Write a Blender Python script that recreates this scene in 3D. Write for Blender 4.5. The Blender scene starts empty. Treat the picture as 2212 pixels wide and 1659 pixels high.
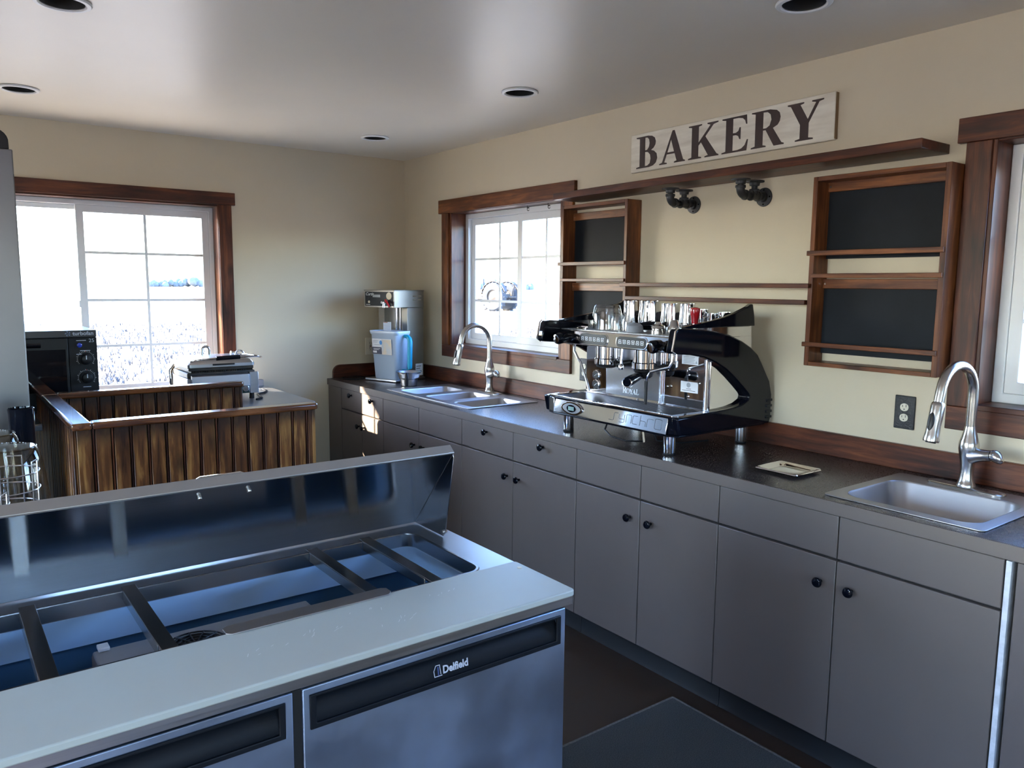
import bpy, bmesh, math, random
from mathutils import Vector, Matrix
random.seed(7)
C = bpy.context.scene.collection
PI = math.pi
sc = bpy.context.scene

# ------------------------------------------------------------------ camera, world, sun, exposure
def setup_view():
    cam = bpy.data.cameras.new('camera'); co = bpy.data.objects.new('camera', cam); C.objects.link(co)
    yaw, pitch, roll = math.radians(36.811), math.radians(7.205), math.radians(0.5227)
    f = Vector((math.sin(yaw)*math.cos(pitch), math.cos(yaw)*math.cos(pitch), -math.sin(pitch)))
    r = Vector((math.cos(yaw), -math.sin(yaw), 0)); u = r.cross(f)
    r2 = r*math.cos(roll)+u*math.sin(roll); u2 = -r*math.sin(roll)+u*math.cos(roll)
    m = Matrix((r2, u2, -f)).transposed().to_4x4(); m.translation = Vector((-2.9036, -5.2281, 1.5854))
    co.matrix_world = m
    cam.sensor_fit = 'HORIZONTAL'; cam.sensor_width = 36; cam.lens = 36*1690.65/2212
    cam.clip_start = .05; cam.clip_end = 6000
    sc.camera = co
    sc.view_settings.view_transform = 'Standard'; sc.view_settings.look = 'None'
    sc.view_settings.gamma = 1; sc.view_settings.use_curve_mapping = False
    sc.view_settings.exposure = EXPOSURE
    sc.cycles.use_denoising = True
    sc.cycles.max_bounces = 10; sc.cycles.diffuse_bounces = 5; sc.cycles.glossy_bounces = 5
    sc.cycles.transparent_max_bounces = 16; sc.cycles.transmission_bounces = 8
    sc.cycles.sample_clamp_indirect = 6
    sc.cycles.caustics_refractive = False
    w = bpy.data.worlds.new('sky'); sc.world = w; w.use_nodes = True
    nt = w.node_tree; nt.nodes.clear()
    sky = nt.nodes.new('ShaderNodeTexSky'); sky.sky_type = 'NISHITA'; sky.sun_disc = False
    sky.sun_elevation = math.radians(25); sky.sun_rotation = math.atan2(-1.4, 1.0)
    sky.air_density = 1.2; sky.dust_density = .8; sky.ozone_density = 1.6
    bg = nt.nodes.new('ShaderNodeBackground'); bg.inputs[1].default_value = SKY
    out = nt.nodes.new('ShaderNodeOutputWorld')
    tn = nt.nodes.new('ShaderNodeMix'); tn.data_type = 'RGBA'; tn.blend_type = 'MULTIPLY'; tn.inputs[0].default_value = 1; tn.inputs[7].default_value = (*TINT, 1)
    nt.links.new(sky.outputs[0], tn.inputs[6]); nt.links.new(tn.outputs[2], bg.inputs[0]); nt.links.new(bg.outputs[0], out.inputs[0])
    s = bpy.data.lights.new('sun', 'SUN'); s.energy = SUN; s.angle = math.radians(.6); s.color = (1, .86, .66)
    so = bpy.data.objects.new('sun', s); C.objects.link(so)
    so.rotation_euler = Vector(SUN_DIR).to_track_quat('-Z', 'Y').to_euler()
EXPOSURE = 2.5
SKY = 0.66
SUN = 13.0
TINT = (.75, .94, 1.34)
SUN_DIR = (1.4, -1.0, -.80)
setup_view()

# ------------------------------------------------------------------ materials
MATS = {}
def nd(nt, t, **kw):
    n = nt.nodes.new(t)
    for k, v in kw.items():
        if k.startswith('i_'): n.inputs[k[2:].replace('_', ' ')].default_value = v
        else: setattr(n, k, v)
    return n
def mat(name, col=(.5,.5,.5), rough=.5, metal=0., noise=0., nscale=8., stretch=(1,1,1), bump=0., bscale=200., spec=.5,
        col2=None, coat=0., rvar=0., emit=None):
    """principled material; noise mixes col -> col2 (or darker) by object-space noise"""
    if name in MATS: return MATS[name]
    m = bpy.data.materials.new(name); MATS[name] = m; m.use_nodes = True
    nt = m.node_tree; b = nt.nodes['Principled BSDF']; L = nt.links
    b.inputs['Base Color'].default_value = (*col, 1); b.inputs['Roughness'].default_value = rough
    b.inputs['Metallic'].default_value = metal; b.inputs['Specular IOR Level'].default_value = spec
    b.inputs['Coat Weight'].default_value = coat
    tc = nd(nt, 'ShaderNodeTexCoord'); mp = nd(nt, 'ShaderNodeMapping'); mp.inputs['Scale'].default_value = stretch
    L.new(tc.outputs['Object'], mp.inputs[0])
    n = nd(nt, 'ShaderNodeTexNoise', i_Scale=nscale, i_Detail=5., i_Roughness=.6); L.new(mp.outputs[0], n.inputs['Vector'])
    if noise or col2:
        c2 = col2 or tuple(c*(1-noise) for c in col)
        rp = nd(nt, 'ShaderNodeValToRGB'); rp.color_ramp.elements[0].position = .35; rp.color_ramp.elements[1].position = .65
        rp.color_ramp.elements[0].color = (*c2, 1); rp.color_ramp.elements[1].color = (*col, 1)
        L.new(n.outputs[0], rp.inputs[0]); L.new(rp.outputs[0], b.inputs['Base Color'])
    if rvar:
        mr = nd(nt, 'ShaderNodeMapRange'); mr.inputs[1].default_value = .3; mr.inputs[2].default_value = .7
        mr.inputs[3].default_value = max(.02, rough-rvar); mr.inputs[4].default_value = rough+rvar
        L.new(n.outputs[0], mr.inputs[0]); L.new(mr.outputs[0], b.inputs['Roughness'])
    if bump:
        n2 = nd(nt, 'ShaderNodeTexNoise', i_Scale=bscale, i_Detail=3.); L.new(mp.outputs[0], n2.inputs['Vector'])
        bp = nd(nt, 'ShaderNodeBump', i_Strength=bump, i_Distance=.002); L.new(n2.outputs[0], bp.inputs['Height'])
        L.new(bp.outputs[0], b.inputs['Normal'])
    if emit:
        b.inputs['Emission Color'].default_value = (*emit[0], 1); b.inputs['Emission Strength'].default_value = emit[1]
    return m
def wood(name, axis, dark, mid, light, rough=.38, knots=True, worn=0., lo=.36, hi=.64):
    """stained board, grain along axis (0,1,2)"""
    if name in MATS: return MATS[name]
    m = bpy.data.materials.new(name); MATS[name] = m; m.use_nodes = True
    nt = m.node_tree; b = nt.nodes['Principled BSDF']; L = nt.links
    tc = nd(nt, 'ShaderNodeTexCoord'); oi = nd(nt, 'ShaderNodeObjectInfo')
    ad = nd(nt, 'ShaderNodeVectorMath', operation='MULTIPLY_ADD'); ad.inputs[1].default_value = (7, 13, 5)
    L.new(oi.outputs['Random'], ad.inputs[0]); L.new(tc.outputs['Object'], ad.inputs[2])
    mp = nd(nt, 'ShaderNodeMapping'); s = [28., 28., 28.]; s[axis] = 2.2; mp.inputs['Scale'].default_value = s
    L.new(ad.outputs[0], mp.inputs[0])
    n1 = nd(nt, 'ShaderNodeTexNoise', i_Scale=1.6, i_Detail=7., i_Roughness=.62, i_Distortion=.6); L.new(mp.outputs[0], n1.inputs['Vector'])
    mp2 = nd(nt, 'ShaderNodeMapping'); s2 = [5., 5., 5.]; s2[axis] = 1.8; mp2.inputs['Scale'].default_value = s2
    L.new(ad.outputs[0], mp2.inputs[0])
    n2 = nd(nt, 'ShaderNodeTexNoise', i_Scale=1.5, i_Detail=4.); L.new(mp2.outputs[0], n2.inputs['Vector'])
    mx = nd(nt, 'ShaderNodeMath', operation='MULTIPLY_ADD'); mx.inputs[1].default_value = .55
    L.new(n1.outputs[0], mx.inputs[0])
    sc2 = nd(nt, 'ShaderNodeMath', operation='MULTIPLY'); sc2.inputs[1].default_value = .45
    L.new(n2.outputs[0], sc2.inputs[0]); L.new(sc2.outputs[0], mx.inputs[2])
    rp = nd(nt, 'ShaderNodeValToRGB'); e = rp.color_ramp.elements
    e[0].position = lo; e[0].color = (*dark, 1); e[1].position = hi; e[1].color = (*light, 1)
    k = e.new(.5); k.color = (*mid, 1)
    L.new(mx.outputs[0], rp.inputs[0])
    col = rp.outputs[0]
    if knots:
        mp3 = nd(nt, 'ShaderNodeMapping'); s3 = [9., 9., 9.]; s3[axis] = 4.5; mp3.inputs['Scale'].default_value = s3
        L.new(ad.outputs[0], mp3.inputs[0])
        v = nd(nt, 'ShaderNodeTexVoronoi', i_Scale=.55); L.new(mp3.outputs[0], v.inputs['Vector'])
        kr = nd(nt, 'ShaderNodeMapRange'); kr.inputs[1].default_value = .05; kr.inputs[2].default_value = .16
        kr.inputs[3].default_value = .75; kr.inputs[4].default_value = 0
        L.new(v.outputs['Distance'], kr.inputs[0])
        mk = nd(nt, 'ShaderNodeMix', data_type='RGBA'); mk.inputs[7].default_value = (*[c*.35 for c in dark], 1)
        L.new(kr.outputs[0], mk.inputs[0]); L.new(col, mk.inputs[6]); col = mk.outputs[2]
    if worn:   # old stain left along the top of the boards
        sp = nd(nt, 'ShaderNodeSeparateXYZ'); L.new(tc.outputs['Object'], sp.inputs[0])
        ma = nd(nt, 'ShaderNodeMath', operation='MULTIPLY_ADD'); ma.inputs[1].default_value = .16; L.new(n1.outputs[0], ma.inputs[0]); L.new(sp.outputs[2], ma.inputs[2])
        mr = nd(nt, 'ShaderNodeMapRange'); mr.inputs[1].default_value = worn; mr.inputs[2].default_value = worn+.05; mr.inputs[4].default_value = .85
        L.new(ma.outputs[0], mr.inputs[0])
        mw = nd(nt, 'ShaderNodeMix', data_type='RGBA'); mw.inputs[7].default_value = (*[c*.8 for c in dark], 1)
        L.new(mr.outputs[0], mw.inputs[0]); L.new(col, mw.inputs[6]); col = mw.outputs[2]
    L.new(col, b.inputs['Base Color'])
    b.inputs['Roughness'].default_value = rough; b.inputs['Specular IOR Level'].default_value = .38
    bp = nd(nt, 'ShaderNodeBump', i_Strength=.12, i_Distance=.001); L.new(n1.outputs[0], bp.inputs['Height']); L.new(bp.outputs[0], b.inputs['Normal'])
    return m
def glass(name, tint=(1,1,1), refl=.06):
    """thin pane: clear, with a fresnel reflection"""
    if name in MATS: return MATS[name]
    m = bpy.data.materials.new(name); MATS[name] = m; m.use_nodes = True
    nt = m.node_tree; nt.nodes.remove(nt.nodes['Principled BSDF']); L = nt.links
    t = nd(nt, 'ShaderNodeBsdfTransparent'); t.inputs[0].default_value = (*tint, 1)
    g = nd(nt, 'ShaderNodeBsdfGlossy'); g.inputs['Roughness'].default_value = .02
    fr = nd(nt, 'ShaderNodeLayerWeight'); fr.inputs[0].default_value = .5
    pw = nd(nt, 'ShaderNodeMath', operation='POWER'); pw.inputs[1].default_value = 5.; L.new(fr.outputs['Facing'], pw.inputs[0])
    sm = nd(nt, 'ShaderNodeMath', operation='MULTIPLY_ADD'); sm.inputs[1].default_value = 1-refl; sm.inputs[2].default_value = refl
    mx = nd(nt, 'ShaderNodeMixShader')
    L.new(pw.outputs[0], sm.inputs[0]); L.new(sm.outputs[0], mx.inputs[0]); L.new(t.outputs[0], mx.inputs[1]); L.new(g.outputs[0], mx.inputs[2])
    L.new(mx.outputs[0], nt.nodes['Material Output'].inputs[0])
    return m
def lidsteel():
    m = mat('lid_brushed_steel', (.40,.42,.46), .16, 1., noise=.06, nscale=2.5, stretch=(1.2,120,120), bump=.02, bscale=3.)
    b = m.node_tree.nodes['Principled BSDF']; b.inputs['Anisotropic'].default_value = .75; b.inputs['Anisotropic Rotation'].default_value = ANI
    tg = nd(m.node_tree, 'ShaderNodeTangent', direction_type='RADIAL', axis='X'); m.node_tree.links.new(tg.outputs[0], b.inputs['Tangent'])
    return m
ANI = 0.
def steel(name, col, rough, axis=0, var=.06, aniso=0.):
    if name in MATS: return MATS[name]
    s = [120., 120., 120.]; s[axis] = 1.2
    m = mat(name, col, rough, 1., noise=.08, nscale=2.5, stretch=s, bump=.015, bscale=3., rvar=var)
    return m

W_DARK = ((.016,.0040,.0020), (.068,.017,.0070), (.16,.046,.016))
W_RED  = ((.028,.008,.0035), (.115,.035,.012), (.26,.092,.028))
W_BEAD = ((.032,.010,.004), (.165,.060,.015), (.44,.215,.060))
def WD(a): return wood('dark_stained_wood_'+'xyz'[a], a, *W_DARK)
def WR(a): return wood('red_stained_wood_'+'xyz'[a], a, *W_RED)
M_wall = mat('tan_wall_paint', (.57,.49,.355), .55, noise=.05, nscale=1.5, bump=.15, bscale=90)
M_ceil = mat('ceiling_paint', (.72,.68,.61), .38, noise=.04, nscale=1.2, bump=.10, bscale=60)
M_floor = mat('brown_vinyl_floor', (.060,.041,.030), .42, col2=(.042,.028,.020), nscale=30, rvar=.08)
M_cab = mat('taupe_cabinet_paint', (.132,.107,.095), .42, noise=.06, nscale=3, bump=.06, bscale=120)
M_cabdark = mat('cabinet_gap_dark', (.03,.026,.024), .7)
M_kick = mat('toe_kick_black', (.012,.012,.013), .5)
M_count = mat('brown_laminate', (.030,.021,.018), .28, col2=(.055,.042,.036), nscale=230, rvar=.02, spec=.4)
M_ss = steel('brushed_stainless_x', (.46,.47,.50), .36, 0)
M_ssy = steel('brushed_stainless_y', (.58,.58,.60), .30, 1)
M_ssz = steel('brushed_stainless_z', (.58,.58,.60), .33, 2)
M_ssdoor = mat('worn_stainless_door', (.40,.49,.66), .48, 1., noise=.2, nscale=3.5, bump=.3, bscale=7, rvar=.10)  # blue of the reflected sky is put into the steel's base colour
M_sink = mat('satin_sink_steel', (.44,.44,.45), .38, 1.)
M_lid = lidsteel()
M_chrome = mat('polished_chrome', (.78,.78,.80), .06, 1.)
M_nickel = mat('brushed_nickel', (.55,.52,.49), .24, 1., rvar=.04)
M_blk = mat('gloss_black', (.003,.004,.008), .08, spec=.27)
M_blks = mat('satin_black', (.010,.010,.012), .40, spec=.32)
M_blkm = mat('matt_black', (.008,.008,.009), .75)
M_iron = mat('black_iron_pipe', (.012,.013,.015), .42, bump=.2, bscale=90)
M_board = mat('blackboard', (.007,.010,.015), .6, noise=.35, nscale=5, spec=.22)
M_white = mat('white_vinyl', (.72,.73,.74), .4)
M_poly = mat('white_cutting_board', (.46,.52,.51), .42, col2=(.45,.48,.45), nscale=2.2, rvar=.05)
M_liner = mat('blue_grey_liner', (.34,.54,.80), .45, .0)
M_liner_shade = mat('shaded_blue_well', (.05,.14,.27), .5)  # darker copy of the liner blue; the well's inner shade is in the colour
M_lip = mat('smooth_steel', (.46,.47,.50), .26, 1.)
M_cream = mat('cream_plastic', (.62,.57,.45), .4)
M_glass = glass('window_glass')
M_jar = glass('clear_drinking_glass', (.93,.94,.94), .17)
M_smoke = glass('smoky_clear_plastic', (.76,.71,.62), .07)
M_plast = mat('frosted_plastic', (.46,.55,.68), .35)
M_brew = mat('brewer_steel', (.30,.28,.25), .42, 1., noise=.08, nscale=3)
M_teal = mat('teal_plastic', (.0,.30,.46), .35)
M_red = mat('red_lacquer', (.34,.008,.012), .18, coat=.4)
M_paper = mat('white_paper', (.68,.70,.74), .6)
M_print = mat('dark_print', (.02,.022,.03), .6)
M_lcd = mat('lcd_green_grey', (.22,.32,.30), .3)

# ------------------------------------------------------------------ mesh builder
ORG = {}
class G:
    def __init__(s): s.v = []; s.f = []
    def add(s, v, f):
        o = len(s.v); s.v += [tuple(p) for p in v]; s.f += [tuple(i+o for i in q) for q in f]; return s
    def box(s, x0, x1, y0, y1, z0, z1):
        x0, x1 = min(x0,x1), max(x0,x1); y0, y1 = min(y0,y1), max(y0,y1); z0, z1 = min(z0,z1), max(z0,z1)
        v = [(x0,y0,z0),(x1,y0,z0),(x1,y1,z0),(x0,y1,z0),(x0,y0,z1),(x1,y0,z1),(x1,y1,z1),(x0,y1,z1)]
        return s.add(v, [(3,2,1,0),(4,5,6,7),(0,1,5,4),(1,2,6,5),(2,3,7,6),(3,0,4,7)])
    def prism(s, poly, axis, lo, hi):
        """poly in the two other axes (cyclic order kept: x->(y,z), y->(x,z), z->(x,y))"""
        def P(p, t):
            return {0: (t,p[0],p[1]), 1: (p[0],t,p[1]), 2: (p[0],p[1],t)}[axis]
        n = len(poly); v = [P(p, lo) for p in poly]+[P(p, hi) for p in poly]
        a = sum(poly[i][0]*poly[(i+1)%n][1]-poly[(i+1)%n][0]*poly[i][1] for i in range(n))
        f = [tuple(range(n))[::-1], tuple(range(n, 2*n))]+[(i, (i+1)%n, n+(i+1)%n, n+i) for i in range(n)]
        flip = (a < 0) != (axis == 1) != (hi < lo)
        if flip: f = [q[::-1] for q in f]
        return s.add(v, f)
    def holed(s, outer, holes, axis, lo, hi):
        """flat plate with holes, extruded lo..hi along axis"""
        bm = bmesh.new(); E = []
        for lp in [outer]+holes:
            vs = [bm.verts.new((p[0], p[1], 0)) for p in lp]
            E += [bm.edges.new((vs[i], vs[(i+1)%len(vs)])) for i in range(len(vs))]
        bmesh.ops.triangle_fill(bm, use_beauty=True, use_dissolve=False, edges=E, normal=(0,0,1))
        bm.verts.index_update()
        P = lambda p, t: {0: (t,p[0],p[1]), 1: (p[0],t,p[1]), 2: (p[0],p[1],t)}[axis]
        vv = [v.co.copy() for v in bm.verts]; n = len(vv)
        ff = []
        for f in bm.faces:
            q = [v.index for v in f.verts]
            if f.normal.z < 0: q = q[::-1]
            ff.append(tuple(q))
        bm.free()
        v = [P(p, lo) for p in vv]+[P(p, hi) for p in vv]
        f = [q[::-1] for q in ff]+[tuple(i+n for i in q) for q in ff]
        o = 0
        for k, lp in enumerate([outer]+holes):
            m = len(lp); a = sum(lp[i][0]*lp[(i+1)%m][1]-lp[(i+1)%m][0]*lp[i][1] for i in range(m))
            for i in range(m):
                q = (o+i, o+(i+1)%m, n+o+(i+1)%m, n+o+i)
                f.append(q if (a > 0) == (k == 0) else q[::-1])
            o += m
        if (axis == 1) != (hi < lo): f = [q[::-1] for q in f]
        return s.add(v, f)
    def loft(s, loops, cap0=True, cap1=True):
        n = len(loops[0]); v = [p for l in loops for p in l]; f = []
        for k in range(len(loops)-1):
            for i in range(n):
                f.append((k*n+i, k*n+(i+1)%n, (k+1)*n+(i+1)%n, (k+1)*n+i))
        if cap0: f.append(tuple(range(n))[::-1])
        if cap1: f.append(tuple(range((len(loops)-1)*n, len(loops)*n)))
        return s.add(v, f)
    def tube(s, pts, r, n=10, closed=False):
        pts = [Vector(p) for p in pts]; m = len(pts)
        rr = r if isinstance(r, (list, tuple)) else [r]*m
        loops = []; up = None
        for i in range(m):
            a = pts[i-1] if (i > 0 or closed) else pts[i]; b = pts[(i+1)%m] if (i < m-1 or closed) else pts[i]
            t = (b-a).normalized()
            if up is None:
                up = Vector((0,0,1)) if abs(t.z) < .9 else Vector((1,0,0))
            sd = t.cross(up).normalized(); up = sd.cross(t).normalized()
            loops.append([pts[i]+(sd*math.cos(2*PI*k/n)+up*math.sin(2*PI*k/n))*rr[i] for k in range(n)])
        if closed:
            loops.append(loops[0]); return s.loft(loops, False, False)
        return s.loft(loops)
    def lathe(s, prof, c=(0,0,0), n=24, d=(0,0,1), cap0=True, cap1=True):
        d = Vector(d).normalized(); c = Vector(c)
        e1 = (Vector((0,0,1)) if abs(d.z) < .9 else Vector((1,0,0))).cross(d).normalized(); e2 = d.cross(e1)
        loops = [[c+d*z+(e1*math.cos(2*PI*k/n)+e2*math.sin(2*PI*k/n))*max(r, 1e-5) for k in range(n)] for r, z in prof]
        return s.loft(loops, cap0, cap1)
    def cyl(s, a, b, r, n=20):
        a = Vector(a); b = Vector(b)
        return s.lathe([(r,0),(r,(b-a).length)], a, n, b-a)
    def ball(s, c, r, n=14, sz=1.):
        pr = [(r*math.sin(PI*k/8), -r*sz*math.cos(PI*k/8)) for k in range(9)]
        return s.lathe(pr, c, n)
    def build(s, name, m, parent=None, smooth=True, bevel=0., seg=2, angle=35, local=False, kind=None, recalc=True):
        me = bpy.data.meshes.new(name)
        o0 = (0,0,0) if (local or parent is None) else ORG.get(parent.name, (0,0,0))
        v = [(p[0]-o0[0], p[1]-o0[1], p[2]-o0[2]) for p in s.v]
        org = o0
        if parent is None and not local and v:
            xs, ys, zs = zip(*v); org = ((min(xs)+max(xs))/2, (min(ys)+max(ys))/2, min(zs))
            v = [(p[0]-org[0], p[1]-org[1], p[2]-org[2]) for p in v]
        me.from_pydata(v, [], s.f); me.materials.append(m); me.update()
        if recalc:
            bm = bmesh.new(); bm.from_mesh(me); bmesh.ops.recalc_face_normals(bm, faces=bm.faces); bm.to_mesh(me); bm.free()
        if smooth:
            me.polygons.foreach_set('use_smooth', [True]*len(me.polygons)); me.set_sharp_from_angle(angle=math.radians(angle))
        o = bpy.data.objects.new(name, me); C.objects.link(o)
        if parent is not None: o.parent = parent
        else: o.location = org if not local else (0,0,0)
        ORG[o.name] = org
        if bevel:
            md = o.modifiers.new('bevel', 'BEVEL'); md.width = bevel; md.segments = seg; md.limit_method = 'ANGLE'; md.angle_limit = math.radians(40)
        if kind: o['kind'] = kind
        return o
def B(*a): return G().box(*a)
def thing(name, label, cat, loc=(0,0,0), group=None, local=False):
    o = bpy.data.objects.new(name, None); C.objects.link(o); o.empty_display_size = .1
    o.location = loc; o['label'] = label; o['category'] = cat
    if group: o['group'] = group
    ORG[o.name] = (0,0,0) if local else tuple(loc)
    return o
def tag(o, label, cat, group=None):
    o['label'] = label; o['category'] = cat
    if group: o['group'] = group
    return o
def struct(name, loc=(0,0,0), label=None):
    o = bpy.data.objects.new(name, None); C.objects.link(o); o.location = loc; o['kind'] = 'structure'; ORG[o.name] = tuple(loc)
    if label: o['label'] = label
    return o
def kids(o): return [c for c in bpy.data.objects if c.parent == o]
def copy_tree(o, parent=None):
    c = o.copy(); C.objects.link(c); c.parent = parent
    for ch in kids(o): copy_tree(ch, c)
    return c
def rrect(x0, x1, y0, y1, r, n=5):
    P = []
    for cx, cy, a in ((x1-r,y0+r,-90),(x1-r,y1-r,0),(x0+r,y1-r,90),(x0+r,y0+r,180)):
        for k in range(n+1):
            t = math.radians(a+90*k/n); P.append((cx+r*math.cos(t), cy+r*math.sin(t)))
    return P
def circ(x, y, r, n=28): return [(x+r*math.cos(2*PI*k/n), y+r*math.sin(2*PI*k/n)) for k in range(n)]
def arc(c, r, a0, a1, n, plane):
    out = []
    for k in range(n+1):
        t = math.radians(a0+(a1-a0)*k/n); p = [c[0], c[1], c[2]]
        p[plane[0]] += r*math.cos(t); p[plane[1]] += r*math.sin(t); out.append(tuple(p))
    return out
def text_geo(txt, size, extrude, place, bold=0., shear=0.):
    """built-in font outline as mesh; place maps (u,v,w) -> world"""
    cu = bpy.data.curves.new('txt', 'FONT'); cu.body = txt; cu.size = size; cu.extrude = extrude; cu.resolution_u = 3; cu.shear = shear; cu.offset = bold
    ob = bpy.data.objects.new('txt', cu); C.objects.link(ob); bpy.context.view_layer.update()
    dg = bpy.context.evaluated_depsgraph_get(); me = bpy.data.meshes.new_from_object(ob.evaluated_get(dg))
    g = G(); g.add([place(v.co.x, v.co.y, v.co.z) for v in me.vertices], [tuple(p.vertices) for p in me.polygons])
    bpy.data.objects.remove(ob); bpy.data.curves.remove(cu); bpy.data.meshes.remove(me)
    return g
H = 2.485
CZ = .914

# ------------------------------------------------------------------ setting: shell
def Q(a0, a1, b0, b1): return [(a0,b0),(a1,b0),(a1,b1),(a0,b1)]
XL, YF = -6.2, -9.0
WLEFT = [(-8.4,-7.0,.8,2.15), (-4.7,-2.1,.7,2.3)]
WFRONT = [(-5.2,-4.0,.9,2.1), (-3.4,-2.0,.9,2.1)]
def shell():
    o = G().holed(Q(XL-.16, .16, -.1, 2.7), [Q(-2.90, -1.344, .86, 2.086)], 1, 0, .16).build('wall_back', M_wall, smooth=False, local=True); o['kind'] = 'structure'
    o = G().holed(Q(YF, 0, -.1, 2.7), [Q(-1.82, -.64, 1.158, 2.082), Q(-5.32, -4.02, 1.17, 2.095)], 0, 0, .16).build('wall_right', M_wall, smooth=False, local=True); o['kind'] = 'structure'
    o = G().holed(Q(YF, 0, -.1, 2.7), [Q(*q) for q in WLEFT], 0, XL-.16, XL).build('wall_left', M_wall, smooth=False, local=True); o['kind'] = 'structure'
    o = G().holed(Q(XL-.16, .16, -.1, 2.7), [Q(*q) for q in WFRONT], 1, YF-.16, YF).build('wall_front', mat('brown_rear_wall', (.10,.075,.055), .6), smooth=False, local=True); o['kind'] = 'structure'
    o = B(XL, 0, YF, 0, -.1, 0).build('floor', M_floor, smooth=False, local=True); o['kind'] = 'structure'
    holes = [circ(x, y, .07) for x, y in LAMPS]
    o = G().holed(Q(XL, 0, YF, 0), holes, 2, H, H+.012).build('ceiling', M_ceil, smooth=False, local=True); o['kind'] = 'structure'
    o = B(XL-.16, .16, YF-.16, .16, 2.70, 2.74).build('roof', M_cabdark, smooth=False, local=True); o['kind'] = 'structure'
    o = B(XL-1.1, XL-.16, YF-.16, .159, 2.56, 2.68).build('unseen_eave', mat('eave_paint', (.5,.5,.5), .6), smooth=False, local=True); o['kind'] = 'structure'  # unseen left eave, added to cut the sky light through the side windows
    o = B(XL-1.1, .9, .16, 1.50, 2.56, 2.68).build('unseen_eave', mat('eave_paint', (.5,.5,.5), .6), smooth=False, local=True); o['kind'] = 'structure'
LAMPS = [(-.6,-.71), (-.6,-2.19), (-.6,-3.68), (-2.48,-.76), (-2.48,-2.21)]
shell()

class Wn:
    """window frame of reference: u along the wall, d outwards, z up"""
    def __init__(s, name, ax, loc): s.ax = ax; s.r = struct(name, loc)
    def b(s, g, u0, u1, d0, d1, z0, z1):
        return g.box(u0,u1,d0,d1,z0,z1) if s.ax == 'x' else g.box(d0,d1,u0,u1,z0,z1)
    def one(s, n, m, *a, bevel=.0025, par=None): return s.b(G(), *a).build(n, m, par or s.r, bevel=bevel)
    def ring(s, n, m, u0, u1, d0, d1, z0, z1, w, par=None):
        return G().holed(Q(u0,u1,z0,z1), [Q(u0+w,u1-w,z0+w,z1-w)], 1 if s.ax == 'x' else 0, d0, d1).build(n, m, par or s.r, bevel=.003)
    def w(s, ax, *a, **k): pass
def wd_u(w): return WD(0) if w.ax == 'x' else WD(1)
def wr_u(w): return WR(0) if w.ax == 'x' else WR(1)
def muntins(w, u0, u1, z0, z1, d0, d1, us, zs, par):
    for u in us: w.one('muntin', M_white, u-.008, u+.008, d0, d1, z0, z1, bevel=.001, par=par)
    for z in zs: w.one('muntin', M_white, u0, u1, d0+.0015, d1-.0015, z-.008, z+.008, bevel=.001, par=par)
# window 1, back wall
w = Wn('window_1', 'x', (-2.1, 0, .88))
w.one('head_casing', wd_u(w), -2.98, -1.253, -.024, 0, 2.078, 2.156)
w.one('side_casing', WD(2), -1.360, -1.277, -.02, 0, .88, 2.078)
w.one('side_casing', WD(2), -2.967, -2.884, -.02, 0, .88, 2.078)
w.one('sill_casing', wd_u(w), -2.967, -1.277, -.02, 0, .80, .88)
w.one('jamb', WR(2), -1.364, -1.344, -.012, .15, .86, 2.086)
w.one('jamb', WR(2), -2.90, -2.88, -.012, .15, .86, 2.086)
w.one('head_jamb', wd_u(w), -2.88, -1.364, -.012, .15, 2.066, 2.086)
w.one('sill', wd_u(w), -2.88, -1.364, -.012, .15, .86, .88)
w.ring('vinyl_frame', M_white, -2.88, -1.366, .085, .15, .88, 2.064, .028)
s1 = w.ring('sash', M_white, -2.155, -1.394, .092, .118, .908, 2.036, .042)
p = w.one('pane', M_glass, -2.113, -1.436, .103, .107, .95, 1.994, bevel=0, par=s1)
muntins(w, -2.113, -1.436, .95, 1.994, .095, .102, (-1.775,), (1.757, 1.472, 1.192), s1)
w.one('sash_latch', M_white, -2.162, -2.150, .088, .092, 1.43, 1.47, par=s1)
s1 = w.ring('sash', M_white, -2.852, -2.11, .122, .145, .908, 2.036, .028)
w.one('pane', M_glass, -2.824, -2.138, .132, .136, .936, 2.008, bevel=0, par=s1)
# window 2, right wall over the triple sink
w = Wn('window_2', 'y', (0, -1.23, 1.18))
w.one('head_casing', wr_u(w), -1.930, -.512, -.024, 0, 2.066, 2.156)
w.one('side_casing', WR(2), -.632, -.548, -.02, 0, 1.168, 2.066)
w.one('side_casing', WR(2), -1.914, -1.830, -.02, 0, 1.168, 2.066)
w.one('sill_casing', wd_u(w), -1.914, -.548, -.02, 0, 1.090, 1.168)
w.one('jamb', WD(2), -.66, -.64, -.010, .15, 1.158, 2.082)
w.one('jamb', WD(2), -1.82, -1.80, -.010, .15, 1.158, 2.082)
w.one('head_jamb', wd_u(w), -1.80, -.66, -.010, .15, 2.062, 2.082)
w.one('sill', wd_u(w), -1.80, -.66, -.022, .15, 1.160, 1.180)
w.ring('vinyl_frame', M_white, -1.80, -.66, .105, .158, 1.180, 2.062, .034)
s1 = w.ring('sash', M_white, -1.285, -.694, .134, .154, 1.214, 2.028, .042)
w.one('pane', M_glass, -1.243, -.736, .142, .146, 1.256, 1.986, bevel=0, par=s1)
muntins(w, -1.243, -.736, 1.256, 1.986, .136, .141, (-1.02,), (1.757, 1.478), s1)
s1 = w.ring('sash', M_white, -1.766, -1.245, .110, .131, 1.214, 2.028, .046)
w.one('pane', M_glass, -1.720, -1.291, .118, .122, 1.26, 1.982, bevel=0, par=s1)
muntins(w, -1.720, -1.291, 1.26, 1.982, .112, .117, (-1.53,), (1.757, 1.478), s1)
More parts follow.
